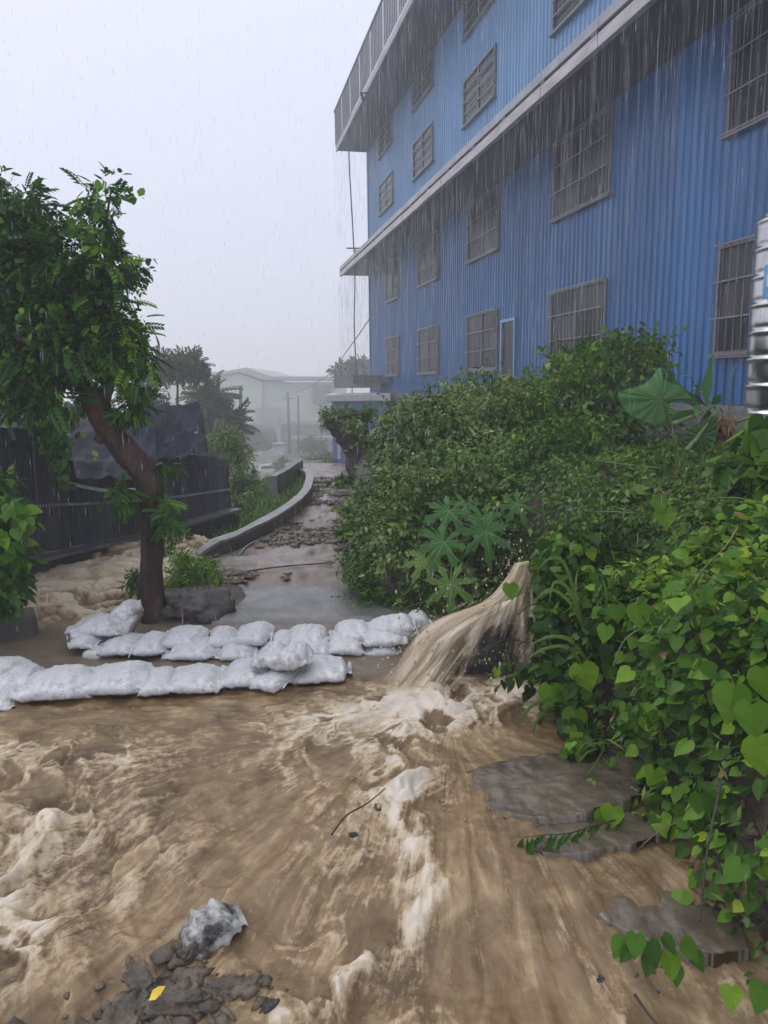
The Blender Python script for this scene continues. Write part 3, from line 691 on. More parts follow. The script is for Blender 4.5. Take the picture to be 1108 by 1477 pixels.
# parked car, low white things by the road
cb_ = at(386, 691, 70); car = empty('parked_car', cb_, R(12)); tag(car, 'small pale parked car half hidden beyond the curve of the path wall', 'car')
prof = [(-.85, 0.3), (-.88, .75), (-.75, .95), (-.55, 1.38), (.55, 1.38), (.75, .95), (.88, .75), (.85, .3)]
V = [(x_, y_, z_) for y_, sc_ in ((0, .92), (.3, 1), (2.6, 1), (3.6, .94)) for (x_, z_) in [(a*sc_, b*(sc_ if b > 1 else 1)) for a, b in prof]]
Fc = [(a*8+k, a*8+(k+1) % 8, (a+1)*8+(k+1) % 8, (a+1)*8+k) for a in range(3) for k in range(8)]+[tuple(range(8))[::-1], tuple(range(24, 32))]
o = mesh('car_body', V, Fc, M['white'], car, True); o.modifiers.new('b', 'BEVEL').width = .08
MB().add([(-.60, -.012, .98), (.60, -.012, .98), (.46, -.004, 1.26), (-.46, -.004, 1.26)], [(0, 1, 2, 3)]).build('rear_window', M['glass'], car)
for s_ in (-1, 1):
    MB().box(s_*.66-.12, -.03, .62, s_*.66+.12, .0, .76).build('headlight', M['steel'], car)
    V, Fc = tube_np([(s_*.9, .7, .3), (s_*.8, .7, .3), (s_*.68, .7, .3)], [.3]*3, 16); mesh('wheel', V, Fc, M['darkmetal'], car)
    V, Fc = tube_np([(s_*.9, 2.9, .3), (s_*.8, 2.9, .3), (s_*.68, 2.9, .3)], [.3]*3, 16); mesh('wheel', V, Fc, M['darkmetal'], car)
gh = empty('arched_shelter', at(372, 660, 70)); tag(gh, 'pale arched shelter behind the hazy shrubs on the left', 'shelter'); off = np.array(gh.location)
arc = [(358+ (a_:=28*math.cos(t_)) +0, 650-38*math.sin(t_)) for t_ in np.linspace(math.pi, 0, 14)]
poly_prism('cover', arc, 70, 7, M['far_dark'], gh)
tr_ = empty('white_crate', at(400, 655, 72)); tag(tr_, 'white box standing by the far road left of the lean-to', 'box'); off = np.array(tr_.location)
poly_prism('box_body', [(392, 656), (392, 644), (408, 644), (408, 656)], 72, 1.2, M['white'], tr_); poly_prism('lid', [(391, 644), (391, 640), (409, 640), (409, 644)], 71.9, 1.5, M['far_roof'], tr_)

# ------------------------------------------------------------------ left: fence, retaining wall, tarpaulin
fl = math.hypot(FP1[0]-FP0[0], FP1[1]-FP0[1]); fa = math.atan2(FP1[1]-FP0[1], FP1[0]-FP0[0])
def fpt(u): return FP0+(FP1-FP0)*u
def fz(px_y, u): # height on the fence line from pixel row at fraction u
    q = fpt(u); v = CRN.T @ np.array([q[0], q[1], 0-0.0]); 
    lo, hi = -6.0, 6.0
    for _ in range(40):
        mid = (lo+hi)/2; c_ = CRN.T @ np.array([q[0], q[1], mid-CAMZ]); py = 738.5-F*c_[1]/(-c_[2])
        if py > px_y: lo = mid
        else: hi = mid
    return mid
fence = empty('corrugated_fence', (FP0[0], FP0[1], 0), fa); tag(fence, 'dark grey corrugated sheet fence standing on the retaining wall at left', 'fence')
def upx(px): # fraction along the fence where pixel column is px
    best = min(np.linspace(0, 1, 400), key=lambda u: abs(((lambda c_: 554+F*c_[0]/(-c_[2]))(CRN.T @ (np.array([fpt(u)[0], fpt(u)[1], 1.0-CAMZ]))))-px)); return best
u_of = {px: upx(px) for px in (-100, 0, 60, 120, 200, 260, 328)}
us = [u_of[k] for k in (-100, 0, 60, 120, 200, 260, 328)]
top = [fz(y_, u_) for y_, u_ in zip((588, 605, 612, 628, 645, 655, 662), us)]
bot = [fz(y_, u_) for y_, u_ in zip((835, 806, 792, 780, 764, 748, 730), us)]
npn = 13
for k in range(npn):
    u0, u1 = us[0]+(1-us[0])*k/npn-.006, us[0]+(1-us[0])*(k+1)/npn+.006
    V = []; n = 11
    for q in range(n*4+1):
        f_ = q/(n*4); uu_ = u0+(u1-u0)*f_+.0008*(k % 2); x_ = uu_*fl; dp = (0, 0, .018, .018)[q % 4] if q < n*4 else 0
        jt = .03*float(vn(k*3.1, 1.0)); lean = .03*float(vn(k*2.3, 5.0))
        V += [(x_, -dp-.006*(k % 2), np.interp(uu_, us, bot)-.02), (x_, -dp+lean-.006*(k % 2), np.interp(uu_, us, top)+jt)]
    mesh('fence_panel', V, [(2*q, 2*q+2, 2*q+3, 2*q+1) for q in range(n*4)], M['fence'], fence, False)
    MB().box(u0*fl-.015, .02, np.interp(u0, us, bot)-.1, u0*fl+.03, .08, np.interp(u0, us, top)-.03).build('fence_post', M['darkmetal'], fence)
for dz_ in (.36, .80):
    V = []; 
    for q in range(40):
        u_ = us[0]+(1-us[0])*q/39; z_ = np.interp(u_, us, bot)+(np.interp(u_, us, top)-np.interp(u_, us, bot))*dz_
        V += [(u_*fl, -.030, z_-.012), (u_*fl, -.030, z_+.012), (u_*fl, -.022, z_+.012), (u_*fl, -.022, z_-.012)]
    mesh('fence_rail', V, [(4*q+a, 4*q+(a+1) % 4, 4*q+4+(a+1) % 4, 4*q+4+a) for q in range(39) for a in range(4)], M['strap'] if dz_ < .5 else M['fence'], fence, False)
rw = empty('retaining_wall', (FP0[0], FP0[1], 0), fa); tag(rw, 'dark wet retaining wall under the fence beside the torrent', 'retaining wall')
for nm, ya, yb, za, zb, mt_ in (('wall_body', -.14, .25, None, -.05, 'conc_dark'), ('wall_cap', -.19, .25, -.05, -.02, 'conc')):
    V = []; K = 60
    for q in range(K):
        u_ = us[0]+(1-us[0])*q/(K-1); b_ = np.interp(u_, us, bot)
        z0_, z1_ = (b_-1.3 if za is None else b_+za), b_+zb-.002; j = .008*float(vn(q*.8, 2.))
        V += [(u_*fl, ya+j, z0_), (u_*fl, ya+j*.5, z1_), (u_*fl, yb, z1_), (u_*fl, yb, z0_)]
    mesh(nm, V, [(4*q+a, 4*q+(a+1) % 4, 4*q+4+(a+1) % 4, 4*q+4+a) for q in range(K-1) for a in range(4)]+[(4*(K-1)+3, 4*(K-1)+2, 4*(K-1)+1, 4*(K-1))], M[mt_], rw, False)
# tarpaulin roof behind/over the fence
def tarp(name, corners, seed, label, n=44, amp=.05):
    A, B, Cc, Dd = [at(*q) for q in corners]   # top-left, top-right, bottom-right, bottom-left
    u = np.linspace(0, 1, n)[None, :, None]; v = np.linspace(0, 1, n)[:, None, None]
    P = (A*(1-u)+B*u)*(1-v)+(Dd*(1-u)+Cc*u)*v; P = P.reshape(-1, 3)
    uu_ = np.repeat(np.linspace(0, 1, n)[None, :], n, 0).ravel(); vv_ = np.repeat(np.linspace(0, 1, n)[:, None], n, 1).ravel()
    w_ = fbm(uu_*5+seed, vv_*2.5, seed, 4); r_ = ridge(uu_*3+vv_*1.5, vv_*2+seed, 0, 3)
    P[:, 1] += amp*w_; P[:, 2] += amp*.5*r_*(.3+vv_)+amp*.5*w_
    i = np.arange(n-1)[:, None]*n+np.arange(n-1)[None, :]; Fc = np.stack([i, i+1, i+n+1, i+n], -1).reshape(-1, 4)
    o = mesh(name, P, Fc, M['tarp']); o.modifiers.new('s', 'SOLIDIFY').thickness = .006; tag(o, label, 'tarpaulin', 'tarpaulins over the fence'); return o
tarp('tarpaulin', [(92, 612, 6.5), (215, 585, 7.6), (235, 700, 6.95), (110, 690, 5.95)], 3, 'black tarpaulin sagging over the fence behind the leaning trunk')
tarp('tarpaulin', [(196, 590, 7.5), (286, 578, 8.9), (300, 652, 8.3), (205, 668, 6.9)], 8, 'dark tarpaulin roof slumped at the right end of the fence')
tarp('tarpaulin', [(-60, 585, 5.6), (100, 602, 6.6), (105, 632, 6.1), (-60, 615, 5.2)], 14, 'dark tarpaulin strip along the top of the fence at far left')
for j, (a_, b_, lb) in enumerate([((232, 640, 7.6), (292, 622, 8.6), 'pale bent gutter pole lying across the right tarpaulin'), ((112, 690, 6.25), (215, 700, 6.9), 'pale cord sagging under the tarpaulin behind the trunk'), ((0, 606, 5.8), (98, 612, 6.5), 'pale batten along the fence top at far left')]):
    A_, B_ = at(*a_), at(*b_); A_[1] -= .25; B_[1] -= .25
    wire('batten' if j != 1 else 'cord', [A_, (A_+B_)/2+np.array([0, 0, -.04*(j == 1)]), B_], .016, M['strap'], lb, 'batten' if j != 1 else 'cord')

# roof water running off the eaves in thin falling threads
def runoff(name, y_, ztop, seed, n, lmin, lmax, label, zmin=0):
    r_ = np.random.default_rng(seed); vs, fs = [], []
    for k in range(n):
        t_ = T0+(TL-T0)*r_.random(); l_ = lmin+(lmax-lmin)*r_.random()**2; zt_ = ztop-(ztop-zmin-l_)*r_.random()**1.6; w_ = (.0018+.0022*r_.random())*(1+t_/22); yy_ = y_+.10*r_.random()
        b = len(vs)*6; vs.append(np.array([(t_-w_, yy_, zt_-l_*.2), (t_+w_, yy_, zt_-l_*.2), (t_, yy_+w_, zt_-l_*.5), (t_, yy_-w_, zt_-l_*.5), (t_, yy_, zt_), (t_, yy_, zt_-l_)])); fs.append(np.array([(4, 0, 2), (4, 2, 1), (4, 1, 3), (4, 3, 0), (5, 2, 0), (5, 1, 2), (5, 3, 1), (5, 0, 3)])+b)
    V = np.vstack(vs); c_, s_ = math.cos(BA+math.pi/2), math.sin(BA+math.pi/2)
    W = np.stack([O[0]+V[:, 0]*c_-V[:, 1]*s_, O[1]+V[:, 0]*s_+V[:, 1]*c_, V[:, 2]+1.25], -1)
    o = mesh(name, W, np.vstack(fs), M['runoff']); tag(o, label, kind='stuff')
runoff('roof_runoff', ov+.07, e1, 31, 3000, .4, 1.8, 'thin threads of rain water falling off the lower eave', 0)
runoff('roof_runoff', ov2+.03, e2, 33, 1800, .4, 1.5, 'thin threads of rain water falling off the roof eave', e1+.5)
# ------------------------------------------------------------------ sandbags
def bag_mesh(L, Wd, Hh, seed, tied=0, crumple=0.0, bend=0.0):
    nu, nv = 46, 30
    u = np.linspace(-1, 1, nu)[:, None]; a = np.linspace(0, 2*np.pi, nv, endpoint=False)[None, :]
    au = np.abs(u)
    hh = np.clip(1-au**2.6, 0, 1)**.60; ww_ = 1-.28*au**3; pinch = sst(.80, .94, au)
    if tied: 
        tip = (u > 0) if tied > 0 else (u < 0)
        nk = np.exp(-((au-.84)/.07)**2)*tip; ww_ = ww_*(1-.72*nk); 
        ww_ = ww_*(1-.35*sst(.9, 1, au)*tip)
    h = Hh/2*np.maximum(hh, .05*(1+0*au)); wd = Wd/2*ww_
    c_, s_ = np.cos(a), np.sin(a)
    e = .72
    x = u*L/2*(1+0*a); y = np.sign(c_)*np.abs(c_)**e*wd; z = np.sign(s_)*np.abs(s_)**e*h
    x, y, z = np.broadcast_arrays(x, y, z); x, y, z = x.copy(), y.copy(), z.copy()
    n1 = fbm(x*7+seed*3.1, y*7, z*7+seed, 4); wr = ridge(x*7+seed, y*20+n1*.8, z*7, 3)   # folds running along the bag
    wr2 = ridge(x*24+n1, y*6+seed, z*9, 2)
    ed = sst(.45, .95, np.abs(u))
    dsp = .010*n1+(.009+.036*ed)*(wr-.55)+(.006+.026*ed)*(wr2-.5)+.003*fbm(x*45, y*45+seed, z*45, 3)+crumple*(.030*fbm(x*13+seed, y*13, z*13, 3)+.034*(ridge(x*15, y*15+seed, z*12, 3)-.5))
    dsp = dsp*np.clip(h/(Hh/2)*1.1, .06, 1)
    nl = np.sqrt((y/np.maximum(wd, .02))**2+(z/np.maximum(h, .012))**2)+1e-6
    ny, nz = (y/np.maximum(wd, .02))/nl, (z/np.maximum(h, .012))/nl
    y = y+ny*dsp*.7; z = z+nz*dsp
    z = np.where(z < 0, z*.75, z)                                  # sags flat on what it lies on
    z = z+.022*pinch*np.sin(y*34+seed+u*2)
    y = y+bend*((x/(L/2))**2)*.1; z = z-.02*(x/(L/2))**2+.01*np.sin(seed)*x
    V = np.stack([x, y, z], -1).reshape(-1, 3)
    V[:, 2] -= V[:, 2].min()
    Fc = [(i*nv+k, (i+1)*nv+k, (i+1)*nv+(k+1) % nv, i*nv+(k+1) % nv) for i in range(nu-1) for k in range(nv)]
    Fc += [tuple(range(nv)), tuple((nu-1)*nv+k for k in range(nv))[::-1]]
    return V, Fc
bagn = [0]
def sandbag(x0, y0, x1, y1, Y, label, grp, yaw=0, pitch=0, roll=0, tied=0, crumple=0.0, W=.34, Hs=1.0, z=None, bend=0.0, Lk=1.03):
    bagn[0] += 1; seed = bagn[0]*1.37
    c_ = at((x0+x1)/2, (y0+y1)/2, Y); k = Y/F*1.02
    L = (x1-x0)*k*Lk/max(.5, math.cos(R(yaw))*math.cos(R(pitch))); h = (y1-y0)*k*1.0
    Hh = np.clip((h-.09)*1.15, .09, .21)*Hs if pitch == 0 else .15*Hs
    if pitch: L = math.hypot((x1-x0)*k, (y1-y0)*k)*.95
    V, Fc = bag_mesh(L, W, Hh, seed, tied, crumple, bend)
    o = mesh('sandbag', V, Fc, M['bag'])
    zb = c_[2]-Hh/2 if z is None else z
    o.location = (c_[0], Y, zb); o.rotation_euler = Euler((R(roll), R(-pitch), R(yaw)), 'XYZ')
    tag(o, label, 'sandbag', grp); return o
GB = 'sandbags in the back barrier across the path'; GF = 'sandbags in the front barrier'
Yb = 4.72
sandbag(186, 866, 208, 908, 4.635, 'white sandbag wedged upright against the tree trunk, behind another', GB, pitch=60, W=.26)
sandbag(168, 860, 206, 904, 4.635, 'white sandbag leaning up on the pile just left of the tree trunk', GB, pitch=42, W=.26)
sandbag(100, 896, 146, 922, 4.540, 'small white sandbag at the far left end of the back barrier', GB, yaw=20, W=.3, tied=-1)
sandbag(104, 886, 190, 916, 4.565, 'puffy white sandbag topmost on the pile left of the tree', GB, yaw=-6)
sandbag(108, 908, 150, 934, 4.435, 'small slumped sandbag under the left pile', GB, yaw=-10, W=.28)
sandbag(128, 926, 172, 950, 4.405, 'lowest sandbag poking out of the left pile to the front', GB, yaw=-18, W=.26, tied=-1)
sandbag(143, 910, 212, 948, 4.405, 'creased sandbag in front of the left pile, dark folds at its end', GB, yaw=-4)
sandbag(192, 914, 244, 948, 4.355, 'plump sandbag between the left pile and the tree base', GB, yaw=4)
sandbag(240, 927, 320, 947, 4.355, 'flat lower sandbag in the row right of the tree', GB, yaw=0, z=-.02)
sandbag(312, 927, 374, 944, 4.355, 'flat lower sandbag below the second and third upper bags', GB, yaw=0, z=-.03)
sandbag(368, 928, 432, 944, 4.405, 'flat lower sandbag in the middle gap of the back row', GB, z=-.03)
sandbag(230, 904, 299, 933, 4.485, 'smooth upper sandbag just right of the tree trunk', GB)
sandbag(296, 907, 346, 932, 4.485, 'upper sandbag second to the right of the tree', GB, W=.3)
sandbag(338, 898, 397, 931, 4.485, 'rounded upper sandbag with a tucked corner at mid row', GB, yaw=-8, tied=1)
sandbag(388, 911, 428, 937, 4.460, 'small low sandbag right of the rounded mid-row bag', GB, W=.28)
sandbag(408, 903, 477, 930, 4.515, 'sandbag with bunched mouth facing right in the middle of the row', GB, tied=1)
sandbag(424, 925, 486, 943, 4.380, 'flat sandbag beneath the bag with the bunched mouth', GB, z=-.03)
sandbag(464, 920, 530, 942, 4.405, 'pointed lower sandbag left of the three-layer stack', GB, tied=-1, z=-.02)
sandbag(524, 930, 580, 946, 4.405, 'lowest sandbag of the stack at the right end of the row', GB, z=-.04, W=.3)
sandbag(522, 920, 588, 938, 4.435, 'middle sandbag of the stack at the right end of the row', GB, W=.32, z=.02)
sandbag(558, 911, 600, 926, 4.515, 'short sandbag squeezed under the top right bag', GB, W=.3, z=.07)
sandbag(476, 898, 543, 924, 4.565, 'sandbag with a dark open fold, left of the longest top bag', GB, yaw=3, tied=-1)
sandbag(528, 888, 602, 921, 4.515, 'long sandbag on top at the right end of the row', GB, yaw=8, pitch=7, W=.32)
sandbag(590, 882, 622, 906, 4.685, 'small sandbag with a tied neck touching the splashing jet', GB, yaw=5, pitch=12, W=.22, tied=-1)
sandbag(-50, 944, 38, 988, 4.020, 'sandbag cut by the left edge, on top of the front barrier', GF, yaw=-8)
sandbag(-40, 988, 34, 1020, 3.720, 'low sandbag at the left edge standing in the water', GF, yaw=5, z=-.05)
sandbag(-10, 972, 60, 1000, 3.950, 'flat sandbag under the left edge pile', GF, yaw=10, z=-.03)
sandbag(28, 958, 140, 1010, 3.800, 'big bulging sandbag at the left of the front barrier', GF, yaw=6, W=.38, tied=0)
sandbag(108, 952, 226, 1004, 3.860, 'big smooth sandbag with a stitched right end in the front barrier', GF, yaw=3, W=.38)
sandbag(204, 960, 258, 1006, 3.840, 'short sandbag with wrinkled dark seam between two long ones', GF, yaw=8, W=.34, tied=1)
sandbag(234, 954, 330, 1001, 3.860, 'long flat sandbag left of the crumpled one', GF, yaw=2, W=.36)
sandbag(316, 948, 388, 993, 3.900, 'sandbag with a folded hem just left of the crumpled one', GF, yaw=4, W=.36)
sandbag(372, 958, 424, 997, 3.840, 'sandbag bent down under the crumpled one', GF, yaw=-25, W=.34, tied=1, crumple=.25)
sandbag(412, 948, 508, 984, 3.980, 'sandbag with a torn pointed right end at the end of the front barrier', GF, yaw=5, W=.34, tied=1)
sandbag(366, 928, 450, 976, 3.900, 'crumpled empty sandbag heaped on top of the front barrier', GF, yaw=-4, W=.26, crumple=1.0, Hs=1.1, z=.085)

# ------------------------------------------------------------------ jet of water over a rock, and the drain it comes from
V, Fc = lump(0, 0, 0, .30, .22, .34, 5.2, 4, .30); rc = at(702, 985, 4.0)
o = mesh('boulder', V, Fc, M['rock']); o.location = (rc[0]+.04, 4.16, -.06); tag(o, 'dark boulder behind the curtain of falling muddy water', 'rock')
dp = empty('drain_pipe', at(785, 815, 4.75)); tag(dp, 'short concrete drain pipe in the bank spouting the muddy jet', 'drain pipe')
V, Fc = tube_np([(0, -.08, 0), (.22, .28, .02), (.5, .8, .05)], [.13, .13, .13], 20, cap=False); mesh('pipe_wall', V, Fc, M['conc'], dp).modifiers.new('s', 'SOLIDIFY').thickness = .03
def sheet(name, st, mat, dens, nu=110, nv=70, amp=.03, seed=0, parent=None, back=.0):
    Lp = spline([at(*s_[0]) for s_ in st], nu); Rp = spline([at(*s_[1]) for s_ in st], nu)
    v = np.linspace(0, 1, nv)
    P = Lp[:, None, :]*(1-v)[None, :, None]+Rp[:, None, :]*v[None, :, None]
    u = np.linspace(0, 1, nu)[:, None]+0*v[None, :]; vv_ = v[None, :]+0*u
    wd = np.linalg.norm(Rp-Lp, axis=1)[:, None]
    arch = np.sin(np.pi*vv_)*wd*.22
    rop = fbm(vv_*4+seed, u*1.2, seed, 3)*amp*1.2+fbm(vv_*14, u*3, seed, 3)*amp*.3*u
    P[:, :, 1] -= arch+rop; P[:, :, 2] += .35*arch*.5+.3*rop
    e = np.minimum(vv_, 1-vv_)*2; dn = np.clip(dens(u, vv_), -1, 2)-.9*(1-sst(0, .22, e+.12*fbm(vv_*3, u*7, seed+4, 3)))
    i = np.arange(nu-1)[:, None]*nv+np.arange(nv-1)[None, :]; Fc = np.stack([i, i+1, i+nv+1, i+nv], -1).reshape(-1, 4)
    return mesh(name, P.reshape(-1, 3), Fc, mat, parent, attrs={'su': (vv_*np.linspace(.5, 1.3, nu)[:, None]+seed).ravel(), 'sv': (u*2+.15*fbm(vv_*4, u*2, 3, 2)).ravel(), 'dens': dn.ravel()})
jet = empty('water_jet', at(740, 900, 4.2)); tag(jet, 'thick muddy jet of water bursting from the bank and fanning over the boulder', 'water jet')
jo = np.array(jet.location)
def psheet(*a, **k):
    o = sheet(*a, parent=jet, **k); me = o.data; n = len(me.vertices); co = np.empty(n*3); me.vertices.foreach_get('co', co); co = co.reshape(-1, 3)-jo; me.vertices.foreach_set('co', co.ravel()); me.update()
MS = [((742, 812, 4.50), (775, 806, 4.5)), ((726, 838, 4.36), (768, 832, 4.34)), ((696, 868, 4.22), (752, 862, 4.2)), ((632, 893, 4.12), (735, 884, 4.08)), ((588, 922, 4.08), (712, 912, 3.96)), ((568, 955, 4.0), (690, 950, 3.88)), ((545, 985, 3.87), (676, 985, 3.76)), ((530, 1004, 3.74), (664, 1012, 3.66))]
for j, (dx, dy, dY, dn_) in enumerate([(0, 0, 0, .95), (10, -8, -.05, .25), (-16, 6, -.10, .10), (22, 14, -.14, .05)]):
    psheet('water_layer', [((l_[0]+dx*(i_/7), l_[1]+dy*(i_/7), l_[2]+dY), (r__[0]+dx*(i_/7), r__[1]+dy*(i_/7), r__[2]+dY)) for i_, (l_, r__) in enumerate(MS)], M['fall'], lambda u, v, d_=dn_: d_+.30-1.0*u*v**1.6-.30*u-.35*u**3, seed=1+3*j, amp=.05)
RC = [((690, 878, 4.10), (768, 850, 4.2)), ((672, 905, 3.98), (770, 890, 4.05)), ((655, 945, 3.86), (775, 940, 3.90)), ((640, 985, 3.78), (782, 985, 3.80)), ((628, 1018, 3.66), (786, 1020, 3.70))]
for j, (dY, d0) in enumerate([(0, .22), (-.06, -.02)]):
    psheet('water_curtain', [((l_[0], l_[1], l_[2]+dY), (r__[0], r__[1], r__[2]+dY)) for l_, r__ in RC], M['fall'], lambda u, v, d_=d0: d_+.35*(1-u)+.40*np.abs(v-.5)-.60*np.exp(-((v-.42)/.30)**2)*sst(.15, .4, u), seed=3+j*4, amp=.04)
psheet('right_veil', [((748, 830, 4.3), (778, 820, 4.35)), ((748, 870, 4.18), (790, 870, 4.2)), ((745, 930, 4.0), (796, 930, 4.0)), ((738, 990, 3.86), (806, 990, 3.85)), ((730, 1018, 3.75), (812, 1018, 3.78))],
       M['fall'], lambda u, v: .25-.10*u, seed=5, amp=.04)
psheet('left_spray', [((640, 872, 4.45), (700, 862, 4.4)), ((618, 886, 4.4), (684, 880, 4.3)), ((600, 912, 4.34), (660, 900, 4.2)), ((575, 945, 4.25), (630, 940, 4.1)), ((555, 965, 4.15), (610, 965, 4.0))],
       M['fall'], lambda u, v: -.10+.25*v+.25*u, seed=8, amp=.05)
# small clots of splashing water round the plunge and the crest
def clots(name, regs, n, parent, seed):
    r_ = np.random.default_rng(seed); mb_v, mb_f = [], []; b = 0
    T_ = np.array([(1,0,0),(-1,0,0),(0,1,0),(0,-1,0),(0,0,1),(0,0,-1)], float); TF = np.array([(0,2,4),(2,1,4),(1,3,4),(3,0,4),(2,0,5),(1,2,5),(3,1,5),(0,3,5)])
    for (px, py, Y_, rx, ry, rz, wgt) in regs:
        c_ = at(px, py, Y_)
        for _ in range(int(n*wgt)):
            p_ = c_+r_.normal(size=3)*np.array([rx, ry, rz])*.5; s_ = .0025+.006*r_.random()**3
            mb_v.append(T_*s_*np.array([1, 1, 1+r_.random()*1.2])+p_); mb_f.append(TF+b); b += 6
    o = mesh(name, np.vstack(mb_v), np.vstack(mb_f), M['water_drop']); return o
m, t, p = nodes('pale_muddy_droplets', .3, .5); M['water_drop'] = m; p.inputs['Base Color'].default_value = (.52, .43, .32, 1)
o = clots('water_spray', [(620, 935, 3.95, .35, .15, .20, .12), (700, 985, 3.75, .7, .3, .2, .2), (690, 900, 4.0, .4, .2, .3, .12), (600, 1120, 3.0, .2, .5, .12, .12), (740, 860, 4.2, .15, .2, .4, .1)], 1600, None, 3); tag(o, 'droplets thrown up around the jet', kind='stuff')

# ------------------------------------------------------------------ torn bag, rubble, leaf, sticks in the flood
def on_water(o, x, y, dz=0.0): o.location = (x, y, WZ(x, y)+dz)
V, Fc = bag_mesh(.22, .16, .10, 31.0, 0, .8); p_ = P2(305, 1285)
tb = mesh('torn_sandbag', V, Fc, M['bag_dirty']); on_water(tb, p_[0], p_[1], -.035); tb.rotation_euler = (R(6), R(-14), R(30)); tag(tb, 'torn whitish sandbag scrap snagged on rubble in the brown flood', 'torn sandbag')
for (px, py, rx, ry, rz, sd_, mt, lb) in [
    (268, 1312, .055, .045, .06, 1, 'rubble', 'dark pitted stone tucked under the torn sandbag'),
    (195, 1345, .10, .05, .035, 2, 'rubble', 'long grey stone upstream of the yellow leaf'),
    (250, 1375, .11, .055, .045, 3, 'rubble', 'rough grey stone right behind the yellow leaf'),
    (160, 1400, .13, .08, .05, 4, 'rubble', 'widest grey stone in the rubble at lower left'),
    (75, 1440, .065, .05, .05, 5, 'rock', 'dark rounded stone at the lower left corner'),
    (330, 1352, .10, .06, .035, 6, 'rubble', 'flat stone right of the torn sandbag scrap'),
    (385, 1378, .035, .028, .022, 7, 'rock', 'small dark stone at the right end of the rubble'),
    (240, 1425, .15, .07, .04, 8, 'rubble', 'low flat stone below the yellow leaf'),
    (510, 1193, .018, .015, .012, 9, 'rock', 'tiny dark stone with twigs in mid stream'),
    (545, 1165, .026, .018, .012, 10, 'rock', 'small flat stone beside the white chute'),
    (495, 1470, .04, .03, .03, 11, 'rock', 'dark stone at the bottom edge of the flood'),
    (868, 1352, .013, .012, .01, 12, 'rock', 'little dark pebble at the edge of the smooth runoff'),
    (120, 1452, .09, .05, .03, 13, 'rubble', 'muddy stone right of the lower left corner stone')]:
    V, Fc = lump(0, 0, 0, rx*.85, ry*.8, rz*.8, sd_*2.3, 5, .40, .85); V = V*(1+.16*fbm(V[:, 0]*30, V[:, 1]*30, V[:, 2]*40+sd_, 4)+.10*fbm(V[:, 0]*120, V[:, 1]*120, V[:, 2]*120, 3))[:, None]
    o = mesh('stone', V, Fc, M[mt]); q = P2(px, py); on_water(o, q[0], q[1], -rz*.25); o.rotation_euler = (0, 0, sd_*1.1); tag(o, lb, 'stone')
V = [(0, -.5, 0), (-.32, -.1, .06), (0, 0, -.02), (.32, -.1, .06), (-.26, .25, .05), (.26, .25, .05), (0, .6, .0)]
o = mesh('fallen_leaf', np.array(V)*.052, [(0, 3, 2), (0, 2, 1), (1, 2, 4), (3, 5, 2), (4, 2, 6), (2, 5, 6)], M['yellow_leaf']); q = P2(222, 1384); o.location = (q[0], q[1], WZ(q[0], q[1])+.058); o.rotation_euler = (R(32), R(10), R(-60)); tag(o, 'bright yellow fallen leaf caught on the grey rubble', 'leaf')
def stick(pts, r_, label, name='stick', mat='bark_dark', cat='stick'):
    n = 14; V, Fc = tube_np(spline(pts, n), np.linspace(r_, r_*.5, n), 6, .15, 3); o = mesh(name, V, Fc, M[mat]); tag(o, label, cat); return o
def wp(px, py, dz): 
    q = P2(px, py, -.1 if py > 1300 else 0); return np.array([q[0], q[1], WZ(q[0], q[1])+dz])
stick([wp(915, 1432, .05), wp(940, 1452, .03), wp(972, 1476, .02)], .005, 'dark stick poking out of the smooth runoff at the bottom')
stick([wp(478, 1200, .03), wp(500, 1186, .05), wp(530, 1178, .06), wp(556, 1160, .05)], .004, 'thin forked twig lying by the small mid-stream stones')
stick([at(905, 1270, 2.5)*1.0+np.array([0, .0, -.0]), at(925, 1255, 2.5), at(940, 1240, 2.55)], .003, 'bare twig lying on the gravelly slab')
stick([at(205, 905, 5.0), at(190, 912, 4.95), at(182, 925, 4.9)], .004, 'short broken stick among the bags left of the tree')
stick([gp(395, 770, .04), gp(360, 785, .05), gp(345, 800, .05)], .012, 'pale pipe lying along the inner foot of the path wall', 'pipe', 'strap', 'pipe')
stick([gp(330, 828, .05), gp(400, 818, .06), gp(470, 812, .05), gp(505, 812, .05)], .008, 'reddish pole lying across the muddy path', 'pole', 'bark', 'pole')
stick([gp(505, 790, .05), gp(490, 806, .07), gp(470, 810, .05)], .006, 'dark fallen branch hanging over the right side of the path')
# stones and litter on the path
r_ = np.random.default_rng(5)
mb_v, mb_f, b = [], [], 0
import bmesh
def ico(n):
    bm = bmesh.new(); bmesh.ops.create_icosphere(bm, subdivisions=n, radius=1); V = np.array([v.co[:] for v in bm.verts]); Fc = np.array([[v.index for v in f.verts] for f in bm.faces]); bm.free(); return V, Fc
IV, IF = ico(1)
def pebbles(name, pts, smin, smax, mat, label, flat=.55, seed=1):
    r_ = np.random.default_rng(seed); vs, fs = [], []; b = 0
    for (x, y, z) in pts:
        s_ = smin+(smax-smin)*r_.random()**2.5
        Q = IV*(1+.3*r_.normal(size=(len(IV), 1)))*np.array([s_*(.7+r_.random()), s_*(.7+r_.random()), s_*flat])
        a_ = r_.random()*6.28; Q = Q@np.array([[math.cos(a_), math.sin(a_), 0], [-math.sin(a_), math.cos(a_), 0], [0, 0, 1]])
        vs.append(Q+np.array([x, y, z])); fs.append(IF+b); b += len(IV)
    o = mesh(name, np.vstack(vs), np.vstack(fs), mat, smooth=False); tag(o, label, kind='stuff'); return o
